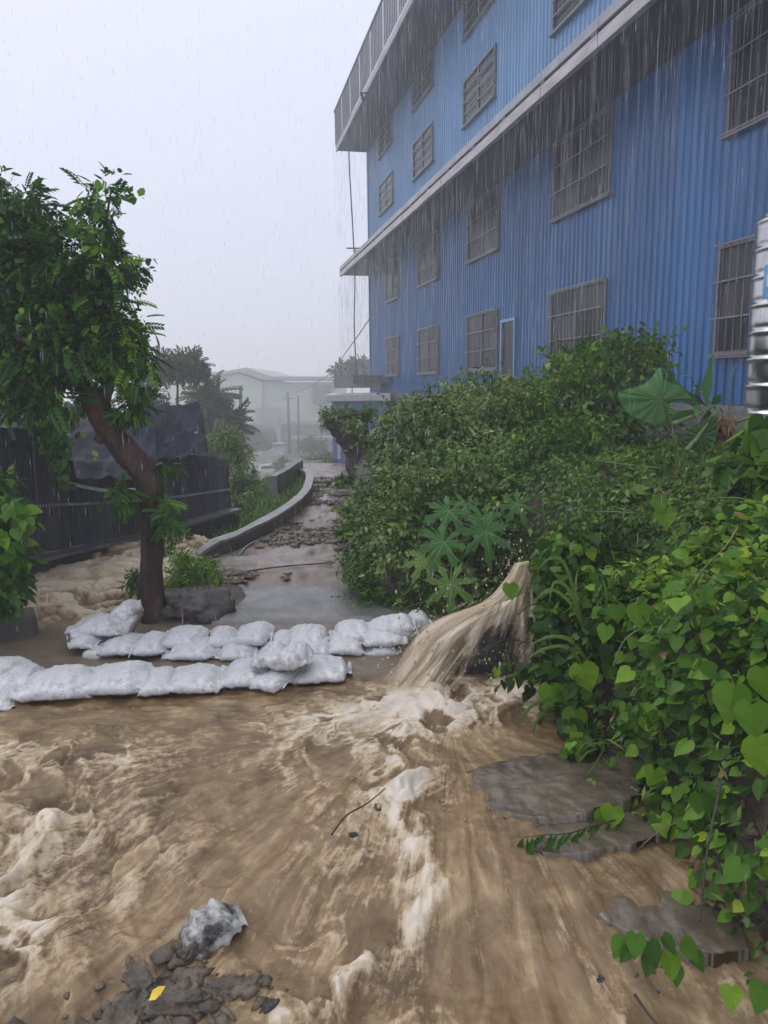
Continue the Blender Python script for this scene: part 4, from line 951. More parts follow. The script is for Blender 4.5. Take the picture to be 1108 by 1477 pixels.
def pathpts(n, seed, ymin=5.8, ymax=14, bias=1.0):
    r_ = np.random.default_rng(seed); P = []
    while len(P) < n:
        y = ymin+(ymax-ymin)*r_.random()**1.4; u = r_.random()**bias; x = wall_x(max(y, 6.3))+.1+(bank_x(y)-wall_x(max(y, 6.3)))*u
        if float(fbm(x*1.6, y*1.2, 4, 3)) > -.05+.3*r_.random(): P.append((x, y, .05+float(far_z(y))))
    return P
pebbles('gravel', pathpts(1700, 3), .006, .040, M['rubble'], 'loose stones and mud clods on the path', seed=4)
pebbles('litter', pathpts(160, 9), .006, .028, M['conc_cap'], 'pale grit and litter on the path', .3, seed=6)
pebbles('debris', pathpts(260, 19), .01, .04, M['brown_dead'], 'brown leaf litter on the path', .25, seed=7)
def bankfoot(n, seed):
    r_ = np.random.default_rng(seed); P = []
    for _ in range(n):
        y = 1.9+2.0*r_.random(); x = bank_x(y)+.02+.28*r_.random()-.06; P.append((x, y, float(H(x, y))+.01))
    return P
pebbles('gravel_scatter', bankfoot(500, 2), .004, .03, M['rubble'], 'wet gravel and roots at the foot of the bank', .6, seed=8)
def waterpts(cs, n, seed, dz):
    r_ = np.random.default_rng(seed); P = []
    for (px, py, s_) in cs:
        q = P2(px, py)
        for _ in range(n):
            x, y = q+r_.normal(size=2)*s_*np.array([1.2, .6]); P.append((x, y, WZ(x, y)+dz))
    return P
pebbles('rubble', waterpts([(250, 1350, .05), (200, 1375, .08), (160, 1410, .09), (250, 1405, .08), (320, 1360, .07), (110, 1430, .06), (270, 1310, .03)], 34, 12, .0), .006, .034, M['rubble'], 'small stones and grit wedged in the rubble at lower left', .6, seed=14)
pebbles('grit', waterpts([(700, 1165, .10), (800, 1178, .08), (930, 1350, .05)], 26, 15, -.004), .004, .012, M['rock'], 'dark grit along the slab edges', .6, seed=16)
# mud mound by the tree, with stones
V, Fc = lump(0, 0, 0, .30, .22, .13, 9.1, 4, .35); V = V+(.010*fbm(V[:, 0]*45, V[:, 1]*45, V[:, 2]*45, 3))[:, None]; q = gp(272, 880, .05)
o = mesh('earth_mound', V, Fc, M['rock']); o.location = (q[0]-.02, q[1]+.05, .04); tag(o, 'dark stony earth mound right of the tree base', 'mound')
# ------------------------------------------------------------------ leaves
LT = {}
LT['ovate'] = (np.array([(0,0,0),(-.26,.38,.05),(0,.45,-.03),(.26,.38,.05),(0,1,-.10)]), np.array([(0,3,2,2),(0,2,1,1),(1,2,4,4),(2,3,4,4)]))
LT['narrow'] = (np.array([(0,0,0),(-.12,.40,.03),(0,.5,-.02),(.12,.40,.03),(0,1,-.14)]), LT['ovate'][1])
hv = [(0,.10,0),(.18,-.04,.03),(.38,.08,.05),(.48,.32,.03),(.36,.62,-.01),(.16,.88,-.06),(0,1.08,-.13)]
HV = hv+[(-x,y,z) for x,y,z in hv[1:-1]][::-1]+[(0,.30,-.05),(0,.65,-.08)]
# ring indices 0..6 right side (0 base, 6 tip), 7..11 left side from tip to base; 12,13 midrib
LT['heart'] = (np.array(HV), np.array([(0,1,12,12),(1,2,12,12),(2,3,12,12),(3,4,13,12),(4,5,13,13),(5,6,13,13),(6,7,13,13),(7,8,13,13),(8,9,12,13),(9,10,12,12),(10,11,12,12),(11,0,12,12)]))
LT['broad'] = (np.array([(0,0,0),(-.34,.36,.04),(0,.45,-.03),(.34,.36,.04),(-.22,.8,-.05),(.22,.8,-.05),(0,1,-.12)]), np.array([(0,3,2,2),(0,2,1,1),(1,2,4,4),(2,3,5,5),(2,6,4,4),(2,5,6,6)]))
def pinnate(npair=6):
    V, Fc = [], []
    for k in range(npair):
        y = .16+.78*k/(npair-.5); zc_ = -.30*(y**2)
        for s_ in (-1, 1):
            b = len(V); ln = .30*(1-.35*abs(k-npair*.45)/npair); ang = R(58-18*k/npair)
            dx, dy = s_*math.sin(ang), math.cos(ang); wx, wy = -dy*.075, dx*.075
            V += [(0, y, zc_), (dx*ln*.5+wx, y+dy*ln*.5+wy, zc_-.02), (dx*ln, y+dy*ln, zc_-.10), (dx*ln*.5-wx, y+dy*ln*.5-wy, zc_-.02)]
            Fc.append((b, b+1, b+2, b+3))
    b = len(V); V += [(-.008, 0, 0), (.008, 0, 0), (0, .5, -.075), (0, 1.0, -.30)]; Fc += [(b, b+1, b+2, b+2), (b, b+2, b+3, b+3)]
    return np.array(V), np.array(Fc)
LT['pinnate'] = pinnate()
def leaves(name, kind, P, Dr, Nr, S, tint, mat, parent=None, origin=None, wid=None):
    T, Fc = LT[kind]; n = len(P)
    Dr = Dr/np.linalg.norm(Dr, axis=1)[:, None]; X = np.cross(Dr, Nr); X /= np.linalg.norm(X, axis=1)[:, None]+1e-9; Zv = np.cross(X, Dr)
    if wid is not None: X = X*wid[:, None]
    V = P[:, None, :]+S[:, None, None]*(T[None, :, 0:1]*X[:, None, :]+T[None, :, 1:2]*Dr[:, None, :]+T[None, :, 2:3]*Zv[:, None, :])
    F_ = (Fc[None]+(np.arange(n)*len(T))[:, None, None]).reshape(-1, 4)
    V = V.reshape(-1, 3); 
    if origin is not None: V = V-np.asarray(origin)
    tri = F_[:, 2] == F_[:, 3]
    F3 = np.vstack([F_[tri][:, :3], F_[~tri][:, [0, 1, 2]], F_[~tri][:, [0, 2, 3]]])
    return mesh(name, V, F3, mat, parent, False, attrs={'tint': np.repeat(tint, len(T))})
def lobes(L, n, rg, shell=.55):
    """points in ellipsoids (x,y,z,rx,ry,rz[,w]); more towards the surface"""
    A = np.array([l[:6] for l in L]); wt_ = np.array([(l[3]*l[4]*l[5])**.75*(l[6] if len(l) > 6 else 1) for l in L]); wt_ /= wt_.sum()
    k = rg.choice(len(L), n, p=wt_); d = rg.normal(size=(n, 3)); d /= np.linalg.norm(d, axis=1)[:, None]
    r = shell+(1-shell)*rg.random(n); r = np.where(rg.random(n) < .25, rg.random(n)**.5*shell, r)
    r = r*(1+.28*fbm(d[:, 0]*2.5+k, d[:, 1]*2.5, d[:, 2]*2.5, 2))
    return A[k, :3]+d*A[k, 3:6]*r[:, None], d, k
def foliage(name, kind, L, n, size, mat, parent, origin, seed, droop=.4, shell=.55, up=.5, tl=(.15, .75), shoots=0.0):
    rg = np.random.default_rng(seed); P, d, k = lobes(L, n, rg, shell)
    if shoots:
        m_ = int(n*shoots)//10; si = rg.integers(0, n, m_); ax = d[si]*.8+rg.normal(size=(m_, 3))*.45; ax[:, 2] += .35; ax /= np.linalg.norm(ax, axis=1)[:, None]
        r0_ = np.linalg.norm(P[si]-np.array([l[:3] for l in L])[k[si]], axis=1); ln_ = size*(2.2+3.5*rg.random(m_)); tt = np.linspace(.1, 1, 10)
        Q = P[si][:, None, :]+ax[:, None, :]*(ln_[:, None]*tt[None, :])[:, :, None]; Q[:, :, 2] -= ln_[:, None]*.45*tt[None, :]**2
        idx = np.arange(m_*10); P[idx] = Q.reshape(-1, 3); d[idx] = np.repeat(ax, 10, axis=0)
    Dr = d*.7+rg.normal(size=(n, 3))*.55; Dr[:, 2] -= droop
    Nr = d*.4+rg.normal(size=(n, 3))*.35; Nr[:, 2] += up
    S = size*(.5+1.0*rg.random(n)**1.5)
    cl = fbm(P[:, 0]*2.3+seed, P[:, 1]*2.3, P[:, 2]*2.3, 3)
    tint = np.clip(tl[0]+(tl[1]-tl[0])*(.5+.45*cl+.28*rg.normal(size=n)), 0, 1)
    return leaves(name, kind, P, Dr, Nr, S, tint, mat, parent, origin)
def pxl(px, py, Y, rpx, rpy=None, ry=None, w_=1):
    c_ = at(px, py, Y); k = Y/F; return (c_[0], c_[1], c_[2], rpx*k, (ry or rpx*k), (rpy or rpx)*k, w_)
def branch(name, pts, r0, r1, mat, parent, origin, n=20, seg=8, jit=.12, seed=1):
    c_ = spline(pts, n)-np.asarray(origin); V, Fc = tube_np(c_, np.linspace(r0, r1, n), seg, jit, seed); return mesh(name, V, Fc, mat, parent)

# ------------------------------------------------------------------ leaning tree at left
TY = 5.02
tb_ = gp(218, 905, .0); tree = empty('leaning_tree', (tb_[0], TY, 0)); tag(tree, 'rough reddish trunk tree with feathery dark crown leaning left over the sandbags', 'tree'); to = np.array(tree.location)
tp = [(222, 925, TY), (219, 890, TY), (219, 850, TY+.02), (219, 800, TY+.03), (220, 750, TY), (219, 712, TY-.02), (207, 680, TY-.02), (184, 652, TY), (162, 625, TY), (143, 592, TY-.02), (124, 560, TY-.05), (108, 530, TY-.05), (88, 500, TY)]
n = 110; c_ = spline([at(*q) for q in tp], n)-to
k = TY/F; rr = np.interp(np.linspace(0, 12, n), [0, .6, 1.2, 2, 3.2, 4.6, 5.3, 6, 7, 8.2, 9.4, 10.5, 12], np.array([27, 22, 19, 17, 16, 17, 20, 20, 18, 17, 15, 11, 8])*k)
V, Fc = tube_np(c_, rr, 36, .20, 3); mesh('trunk', V, Fc, M['bark'], tree)
branch('limb', [at(150, 600, TY), at(150, 575, TY), at(160, 540, TY-.05), at(165, 500, TY), at(160, 440, TY), at(150, 350, TY)], 11*k, 2.5*k, M['bark_dark'], tree, to, 40, 12, .18)
branch('limb', [at(160, 628, TY), at(146, 634, TY-.08), at(141, 632, TY-.12)], 7*k, 5*k, M['bark'], tree, to, 10, 10, .2)
branch('limb', [at(88, 500, TY), at(60, 440, TY+.1), at(45, 370, TY+.1), at(30, 290, TY)], 9*k, 2*k, M['bark_dark'], tree, to, 30, 8, .15)
branch('limb', [at(95, 510, TY), at(60, 500, TY-.2), at(10, 480, TY-.2), at(-60, 470, TY)], 9*k, 3*k, M['bark_dark'], tree, to, 30, 8, .15)
branch('limb', [at(120, 550, TY), at(80, 560, TY-.25), at(50, 575, TY-.3), at(38, 605, TY-.35)], 6*k, 2*k, M['bark_dark'], tree, to, 26, 8, .12)
branch('branch', [at(165, 505, TY), at(190, 480, TY-.1), at(210, 490, TY-.1)], 4*k, 1.2*k, M['bark_dark'], tree, to, 16, 6, .1)
branch('branch', [at(150, 440, TY), at(180, 410, TY), at(195, 395, TY)], 3*k, 1*k, M['bark_dark'], tree, to, 16, 6, .1)
branch('branch', [at(152, 350, TY), at(155, 310, TY), at(160, 275, TY)], 3*k, 1*k, M['bark_dark'], tree, to, 16, 6, .1)
Lc = [pxl(28, 290, TY, 38, 32), pxl(5, 330, TY, 50, 50), pxl(48, 345, TY, 30, 30), pxl(143, 283, TY, 22, 20, None, 1.3), pxl(132, 315, TY, 20, 22), pxl(150, 330, TY-.05, 14, 30, .2),
      pxl(50, 390, TY, 68, 48), pxl(110, 380, TY-.1, 50, 42), pxl(160, 385, TY, 34, 26), pxl(10, 430, TY, 70, 60), pxl(90, 450, TY, 70, 55), pxl(160, 440, TY, 36, 36), pxl(188, 478, TY-.05, 30, 26), pxl(205, 505, TY, 16, 20),
      pxl(30, 510, TY, 65, 45), pxl(110, 500, TY-.1, 60, 40), pxl(170, 515, TY, 30, 22), pxl(20, 565, TY-.2, 38, 22), pxl(85, 575, TY-.3, 22, 20, .15), pxl(-40, 400, TY, 60, 140), pxl(60, 545, TY-.15, 46, 22), pxl(185, 540, TY-.05, 14, 16, .12)]
foliage('crown', 'pinnate', Lc, 2500, .150, M['treeleaf'], tree, to, 21, .45, .62, .7, (.10, .95))
foliage('leaf_tufts', 'broad', Lc, 6200, .052, M['treeleaf'], tree, to, 23, .35, .8, .8, (.15, 1.0), .6)
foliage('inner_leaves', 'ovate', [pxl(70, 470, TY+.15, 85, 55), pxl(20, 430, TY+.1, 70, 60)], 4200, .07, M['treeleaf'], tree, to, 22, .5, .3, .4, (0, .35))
for j, Ls in enumerate([[pxl(190, 585, TY-.05, 26, 24, .14), pxl(205, 560, TY-.05, 16, 14, .1)], [pxl(178, 712, TY-.15, 24, 18, .12)], [pxl(244, 748, TY-.12, 20, 26, .12), pxl(235, 722, TY-.1, 14, 16, .1)], [pxl(236, 672, TY+.05, 12, 10, .08)]]):
    foliage('leaf_shoot', 'pinnate', Ls, (150, 60, 110, 26)[j], .10, M['treeleaf'], tree, to, 50+j, .7, .3, .6, (.2, .8))

# left edge bush
lbx = empty('edge_bush', gp(-20, 900)); tag(lbx, 'dark broad leaved bush at the left edge above the kerb block', 'bush'); o_ = np.array(lbx.location)
foliage('foliage', 'ovate', [pxl(-15, 760, 4.6, 55, 55), pxl(10, 810, 4.5, 34, 40), pxl(-10, 850, 4.5, 50, 34), pxl(-10, 700, 4.9, 30, 28, .2, .6)], 2300, .085, M['treeleaf'], lbx, o_, 31, .6, .4, .6, (.2, .9))
foliage('big_leaves', 'heart', [pxl(10, 745, 4.4, 40, 26, .15), pxl(-5, 790, 4.4, 40, 40, .15)], 120, .09, M['treeleaf'], lbx, o_, 32, .8, .6, .5, (.5, .95))
branch('stem', [gp(-20, 900), at(-15, 800, 4.6), at(-10, 720, 4.8)], .02, .01, M['bark_dark'], lbx, o_)
# creeper over the fence
cv = empty('creeper', at(80, 620, 6.0)); tag(cv, 'pale green creeper hanging down the fence under the crown', 'creeper'); o_ = np.array(cv.location)
foliage('foliage', 'heart', [pxl(55, 600, 5.9, 30, 14, .2), pxl(75, 630, 5.85, 22, 22, .15), pxl(88, 662, 5.85, 13, 22, .12), pxl(92, 690, 5.85, 7, 14, .08)], 420, .06, M['papaya'], cv, o_, 35, .9, .4, .5, (.3, 1))
branch('stem', [at(50, 598, 6.0), at(80, 630, 5.95), at(92, 690, 5.9)], .008, .004, M['gstem'], cv, o_)

# grass and weeds round the tree foot, on the left slope
def blades(name, P, Hh, seed, mat, label=None, parent=None, w_=.008, lean=.5, tl=(.2, .9), origin=None):
    rg = np.random.default_rng(seed); n = len(P); P = np.asarray(P); a = rg.random(n)*6.28; d = np.stack([np.cos(a), np.sin(a), 0*a], -1); s_ = np.stack([-np.sin(a), np.cos(a), 0*a], -1)
    h = Hh*(.5+.8*rg.random(n)); ln = lean*(.4+rg.random(n)); V = []
    prof = [(0, 1.0), (.35, .9), (.7, .6), (1.0, .05)]
    for (tq, wq) in prof:
        c_ = P+np.array([0, 0, 1])*(h*(tq-.35*ln*tq**2))[:, None]+d*(h*ln*tq**1.8)[:, None]
        V += [c_-s_*w_*wq, c_+s_*w_*wq]
    V = np.stack(V, 1); k_ = 8; Fc = np.array([(0, 1, 3, 2), (2, 3, 5, 4), (4, 5, 7, 6)]); F_ = (Fc[None]+(np.arange(n)*k_)[:, None, None]).reshape(-1, 4)
    V = V.reshape(-1, 3); 
    if origin is not None: V = V-origin
    tint = np.clip(tl[0]+(tl[1]-tl[0])*rg.random(n), 0, 1)
    o = mesh(name, V, F_, mat, parent, True, attrs={'tint': np.repeat(tint, k_)})
    if label: tag(o, label, kind='stuff')
    return o
rg = np.random.default_rng(77)
def gpts(px0, px1, py0, py1, n, z=0.0):
    P = []
    for _ in range(n):
        q = gp(px0+(px1-px0)*rg.random(), py0+(py1-py0)*rg.random(), z); P.append((q[0], q[1], float(H(q[0], q[1]))))
    return P
cl = empty('weed_clump', gp(265, 870)); tag(cl, 'bright green weed clump right of the tree trunk', 'weeds'); o_ = np.array(cl.location)
foliage('foliage', 'narrow', [pxl(270, 828, 5.5, 34, 26, .2), pxl(300, 835, 5.7, 24, 22, .2), pxl(262, 805, 5.8, 22, 16, .15), pxl(250, 850, 5.4, 22, 18, .15), pxl(300, 850, 5.5, 18, 18, .15), pxl(295, 815, 5.7, 18, 14, .15)], 3600, .05, M['vine'], cl, o_, 61, .3, .3, .6, (.4, 1))
blades('grass_blades', gpts(235, 320, 850, 885, 260), .16, 4, M['grass'], None, cl, .005, .6, origin=o_)
cl = empty('weed_clump', gp(190, 850)); tag(cl, 'drooping grass tuft left of the tree trunk', 'weeds'); o_ = np.array(cl.location)
foliage('foliage', 'narrow', [pxl(195, 838, 5.4, 16, 18, .12)], 350, .06, M['vine'], cl, o_, 62, .3, .3, .6, (.2, .8)); blades('grass_blades', gpts(180, 205, 850, 872, 90), .22, 5, M['grass'], None, cl, .006, .8, origin=o_)
def slope_pts(n):
    P = []
    while len(P) < n:
        y = 6.4+12*rg.random()**1.3; x = wall_x(y)-.1-(2.6+.12*(y-6))*rg.random()**1.2
        if fence_side(x, y) < -.18 or y > 9.4: P.append((x, y, float(H(x, y))))
    return P
blades('grass', slope_pts(9500), .22, 6, M['grass'], 'rank grass on the slope between fence and path wall', None, .013, .6, (.1, .8))
lw_ = []
for (px, py, Y_, r1) in [(235, 790, 6.5, 14), (255, 770, 7.4, 14), (290, 745, 9, 22), (335, 725, 10.5, 20), (370, 715, 12, 16), (255, 785, 7.6, 18), (225, 810, 6.3, 9)]:
    lw_.append(pxl(px, py, Y_, r1, r1*.7))
o = foliage('undergrowth', 'narrow', lw_, 2600, .09, M['bush'], None, None, 64, .3, .3, .6, (.2, .9)); tag(o, 'low weeds on the slope left of the path wall', kind='stuff')
for (px, Y_, h_) in [(110, 6.6, .16), (140, 6.5, .12), (62, 6.3, .2)]: pass

# hazy trees on the left
def far_tree(label, Ls, trunk, Y_, n, size, seed, kind='ovate', mat='farleaf', tr=.06, name='tree'):
    b = at(*trunk[0]); r_ = empty(name, b); tag(r_, label, 'tree', 'rain-faded trees beyond the fence'); o_ = np.array(b)
    branch('trunk', [at(*q) for q in trunk], tr, tr*.5, M['bark_dark'], r_, o_, 14, 8)
    foliage('crown', kind, Ls, n, size, M[mat], r_, o_, seed, .3, .5, .6, (.1, .9)); return r_
pt = far_tree('spindly papaya-like tree with a flat tufted crown above the tarpaulins', [pxl(238, 522, 25.5, 16, 7), pxl(262, 516, 25.5, 18, 7), pxl(282, 524, 25.5, 13, 7), pxl(255, 534, 25.5, 24, 6), pxl(228, 534, 25.5, 10, 6), pxl(288, 538, 25.5, 8, 5)], [(257, 640, 25.5), (256, 580, 25.5), (257, 535, 25.5)], 25.5, 900, 0.34, 71, 'pinnate')
far_tree('round hazy tree directly right of the leaning tree crown', [pxl(205, 545, 23.8, 30, 22), pxl(215, 575, 22.9, 26, 20), pxl(185, 560, 23.8, 22, 20)], [(205, 680, 23.8), (205, 600, 23.8), (205, 560, 23.8)], 23.8, 2400, 0.19, 72, 'narrow')
far_tree('drooping palm-like tree left of the thick dark pole', [pxl(300, 575, 28.9, 18, 22), pxl(318, 610, 28.1, 26, 26), pxl(300, 640, 27.2, 22, 22), pxl(290, 600, 28.9, 14, 20)], [(305, 720, 28.1), (306, 640, 28.1), (305, 580, 28.9)], 28.9, 900, 0.68, 73, 'pinnate')
far_tree('leafy green shrub tree over the right end of the fence', [pxl(345, 655, 12.5, 22, 24), pxl(328, 632, 12.8, 24, 20), pxl(355, 690, 12, 20, 24), pxl(368, 712, 11.5, 14, 16), pxl(335, 700, 11.8, 18, 22)], [(345, 745, 12.3), (345, 690, 12.3), (340, 650, 12.5)], 12.3, 4200, .085, 74, 'narrow', 'bush')
far_tree('blurred bush beyond the fence behind the creeper', [pxl(20, 585, 13, 40, 14), pxl(120, 590, 14, 30, 16)], [(60, 640, 13.5), (50, 610, 13.5), (40, 590, 13.5)], 13, 1800, .13, 75, 'ovate', 'farleaf', .05, 'bush')
for j, (a_, b_, Y_, sz, lb) in enumerate([(475, 672, 30, 12, 'small green bush where the path fades, beside the blue annex'), (450, 640, 70, 14, 'faint bush in front of the warehouse lean-to'), (330, 668, 45, 16, 'dim bush below the thick dark pole'), (300, 655, 50, 18, 'dim bush far behind the end of the fence'), (408, 668, 60, 8, 'tiny bush beside the parked car')]):
    far_tree(lb, [pxl(a_, b_, Y_, sz, sz*.8), pxl(a_+sz*.9, b_+3, Y_, sz*.7, sz*.6), pxl(a_-sz, b_+4, Y_, sz*.6, sz*.5)], [(a_, b_+sz*1.3, Y_), (a_, b_+sz*.5, Y_), (a_, b_, Y_)], Y_, 900, .012*Y_*.55, 170+j, 'narrow', 'farleaf', .05, 'bush')
far_tree('faint grey tree top beside the blue building corner', [pxl(497, 535, 62, 16, 12), pxl(520, 530, 62, 14, 14), pxl(540, 535, 60, 8, 10)], [(508, 600, 62), (508, 560, 62), (508, 540, 62)], 62, 900, .6, 76)
far_tree('low hazy hedge bush at the far end of the path', [pxl(455, 668, 40, 26, 12), pxl(476, 662, 42, 16, 12), pxl(440, 678, 36, 16, 8)], [(455, 690, 40), (455, 680, 40), (456, 665, 40)], 40, 1800, .25, 77, 'narrow', 'farleaf', .05, 'bush')
far_tree('tall faint tree behind the fence at the far left', [pxl(-40, 560, 34.0, 50, 30), pxl(40, 565, 37.4, 30, 18)], [(-20, 660, 34.0), (-20, 600, 34.0), (-30, 570, 34.0)], 34.0, 1800, 0.31, 78)

# pollard stump tree
st_ = empty('pollard_tree', at(515, 720, 11.5)); tag(st_, 'dark pollarded trunk with a flat tuft of leaves at the corner of the blue building', 'tree'); o_ = np.array(st_.location); k = 11.5/F
pts = spline([at(520, 720, 11.5), at(519, 668, 11.5), at(512, 640, 11.5), at(504, 615, 11.5), at(500, 598, 11.5)], 40)-o_
V, Fc = tube_np(pts, np.interp(np.linspace(0, 1, 40), [0, .4, .7, 1], np.array([17, 19, 25, 33])*k), 28, .2, 6); mesh('trunk', V, Fc, M['bark_dark'], st_)
foliage('crown', 'narrow', [pxl(500, 597, 11.5, 32, 12), pxl(474, 598, 11.4, 13, 12), pxl(530, 595, 11.5, 15, 12), pxl(508, 612, 11.1, 17, 10), pxl(468, 612, 11.4, 6, 8)], 2800, .085, M['bush'], st_, o_, 81, .8, .4, .6, (.3, 1))

# ------------------------------------------------------------------ bushes along the right of the path
def bush(label, Ls, n, size, seed, kind, mat, base, tl=(.1, .9), name='bush', droop=.5, stems=5, shell=.6):
    b = at(*base); b[2] = max(float(H(b[0], b[1])), -1) if name != 'x' else b[2]; r_ = empty(name, b); tag(r_, label, 'bush'); o_ = np.array(b)
    rg_ = np.random.default_rng(seed)
    for q in range(stems):
        l = Ls[q % len(Ls)]; e_ = np.array(l[:3])+rg_.normal(size=3)*.3*np.array(l[3:6]); m_ = (b+e_)/2+rg_.normal(size=3)*.08
        branch('stem', [b+rg_.normal(size=3)*np.array([.12, .12, 0]), m_, e_], .016, .005, M['bark_dark'], r_, o_, 12, 6)
    foliage('foliage', kind, Ls, n, size, M[mat], r_, o_, seed, droop, shell, .55, tl, .5); return r_
bush('big olive green bush with small wet leaves overhanging the path', [
     pxl(600, 640, 7.0, 70, 60, .6), pxl(650, 600, 7.4, 70, 50, .6), pxl(700, 580, 7.6, 60, 42, .5), pxl(578, 712, 6.6, 50, 54, .5), pxl(620, 720, 6.4, 80, 70, .5), pxl(545, 780, 6.3, 38, 60, .4),
     pxl(600, 800, 6.1, 60, 60, .4), pxl(690, 680, 6.8, 70, 70, .5), pxl(585, 790, 5.35, 46, 60, .25), pxl(650, 770, 5.3, 50, 60, .25), pxl(715, 770, 5.25, 50, 60, .25), pxl(640, 835, 5.1, 50, 34, .2), pxl(710, 840, 5.0, 40, 40, .2), pxl(600, 700, 5.6, 50, 50, .3), pxl(680, 700, 5.6, 50, 50, .3), pxl(605, 600, 7.4, 34, 24, .35), pxl(530, 712, 6.7, 24, 20, .3), pxl(700, 780, 6.0, 70, 60, .4)], 42000, .050, 91, 'ovate', 'bush', (630, 860, 6.6), (.05, 1.1), droop=.6, stems=9)
for j, (px, py, rp) in enumerate([(495, 692, 16), (505, 735, 14), (500, 770, 14), (512, 800, 10)]):
    pass
for j, (L_, lb) in enumerate([(pxl(495, 690, 6.4, 17, 8, .12), 'topmost leafy sprig of the olive bush over the path'), (pxl(503, 735, 6.3, 18, 9, .12), 'second leafy sprig from the top reaching over the path'), (pxl(498, 768, 6.2, 16, 9, .12), 'third leafy sprig, lower, reaching over the path'), (pxl(515, 800, 6.1, 14, 10, .12), 'lowest leafy sprig over the path, above the low weeds')]):
    o_ = np.array(L_[:3]); r_ = empty('overhanging_sprig', o_); tag(r_, lb, 'sprig', 'sprigs of the olive bush')
    foliage('foliage', 'ovate', [L_], 130, .06, M['bush'], r_, o_, 92+j, .6, .3, .6, (.1, .7)); branch('stem', [o_+[.5, .1, .05], o_+[.2, 0, .03], o_], .006, .003, M['bark_dark'], r_, o_, 8, 5)
bush('dark green leafy tree bush against the blue wall, left of the giant leaf', [pxl(850, 530, 8.6, 46, 34, .5), pxl(910, 520, 8.8, 42, 28, .5), pxl(820, 575, 8.2, 44, 44, .5), pxl(880, 590, 8.0, 60, 44, .5), pxl(935, 500, 9.0, 20, 13, .3)], 11000, .085, 93, 'ovate', 'vine', (860, 680, 8.2), (.15, .85), stems=6)
bush('mid green bush between the olive bush and the dark one', [pxl(770, 620, 7.4, 60, 50, .5), pxl(800, 680, 6.6, 70, 50, .5), pxl(745, 690, 6.2, 50, 50, .4), pxl(750, 580, 8.0, 40, 30, .4), pxl(830, 640, 6.8, 60, 40, .4)], 14000, .06, 94, 'ovate', 'vine', (780, 760, 6.6), (.2, 1.0), stems=6)
bush('low bright weeds at the right edge of the path behind the sandbags', [pxl(545, 868, 5.35, 34, 18, .2), pxl(590, 862, 5.3, 40, 20, .2), pxl(640, 868, 5.0, 36, 16, .2), pxl(530, 845, 5.7, 20, 20, .2)], 4200, .045, 95, 'narrow', 'vine', (580, 885, 5.2), (.2, .9), stems=3, droop=.3)

# ------------------------------------------------------------------ vines over the bank
rg = np.random.default_rng(101)
BZ = lambda x, y: H(x, y)
def bank_samples(n, y0, y1, smax, ypow=1.0, smin=-.05, spow=1.0):
    y = y0+(y1-y0)*rg.random(n)**ypow; s = smin+(smax-smin)*rg.random(n)**spow; x = bank_x(y)+s
    z = BZ(x, y); e = .03; nx = -(BZ(x+e, y)-z)/e; ny = -(BZ(x, y+e)-z)/e
    Nn = np.stack([nx, ny, np.ones(n)], -1); Nn /= np.linalg.norm(Nn, axis=1)[:, None]
    return x, y, z, s, Nn
def vine_pts(n, y0, y1, smax, thick, clump=2.2, **kw):
    x, y, z, s, Nn = bank_samples(n, y0, y1, smax, **kw)
    lump_ = .5+.6*fbm(x*clump, y*clump, z*clump, 3)
    d = thick*np.clip(lump_, .05, 1.3)*(rg.random(n)**.45)
    P = np.stack([x, y, z], -1)+Nn*d[:, None]; P[:, 2] += .15*d
    return P, Nn, d
def vine_leaves(name, kind, n, y0, y1, smax, thick, size, tl, mat, parent, origin, droop=.5, hole=.0, seed=0, clump=2.2, **kw):
    P, Nn, d = vine_pts(n, y0, y1, smax, thick, clump, **kw)
    pat = fbm(P[:, 0]*2.7+seed, P[:, 1]*2.7, P[:, 2]*2.7, 3)
    keep = pat > hole+(-1)*(hole == 0); P, Nn = P[keep], Nn[keep]; pat = pat[keep]; m_ = len(P)
    Dr = Nn*.5+rg.normal(size=(m_, 3))*.5; Dr[:, 2] -= droop; Dr[:, 0] -= .25; Dr[:, 1] -= .2
    Nr = Nn*.7+rg.normal(size=(m_, 3))*.38; Nr[:, 2] += .5; Nr[:, 1] -= .15
    S = size*(.55+.8*rg.random(m_))
    tc_ = fbm(P[:, 0]*1.5+9, P[:, 1]*1.5, P[:, 2]*1.5, 2)
    tint = np.clip(tl[0]+(tl[1]-tl[0])*(.5+.4*tc_+.26*rg.normal(size=m_)), 0, 1)
    return leaves(name, kind, P, Dr, Nr, S, tint, mat, parent, origin, wid=.8+.4*rg.random(m_))
vo = np.array([1.6, 3.2, 0.6]); vine = empty('bank_vine', vo); tag(vine, 'dense heart leaved vine covering the steep bank at right', 'vine')
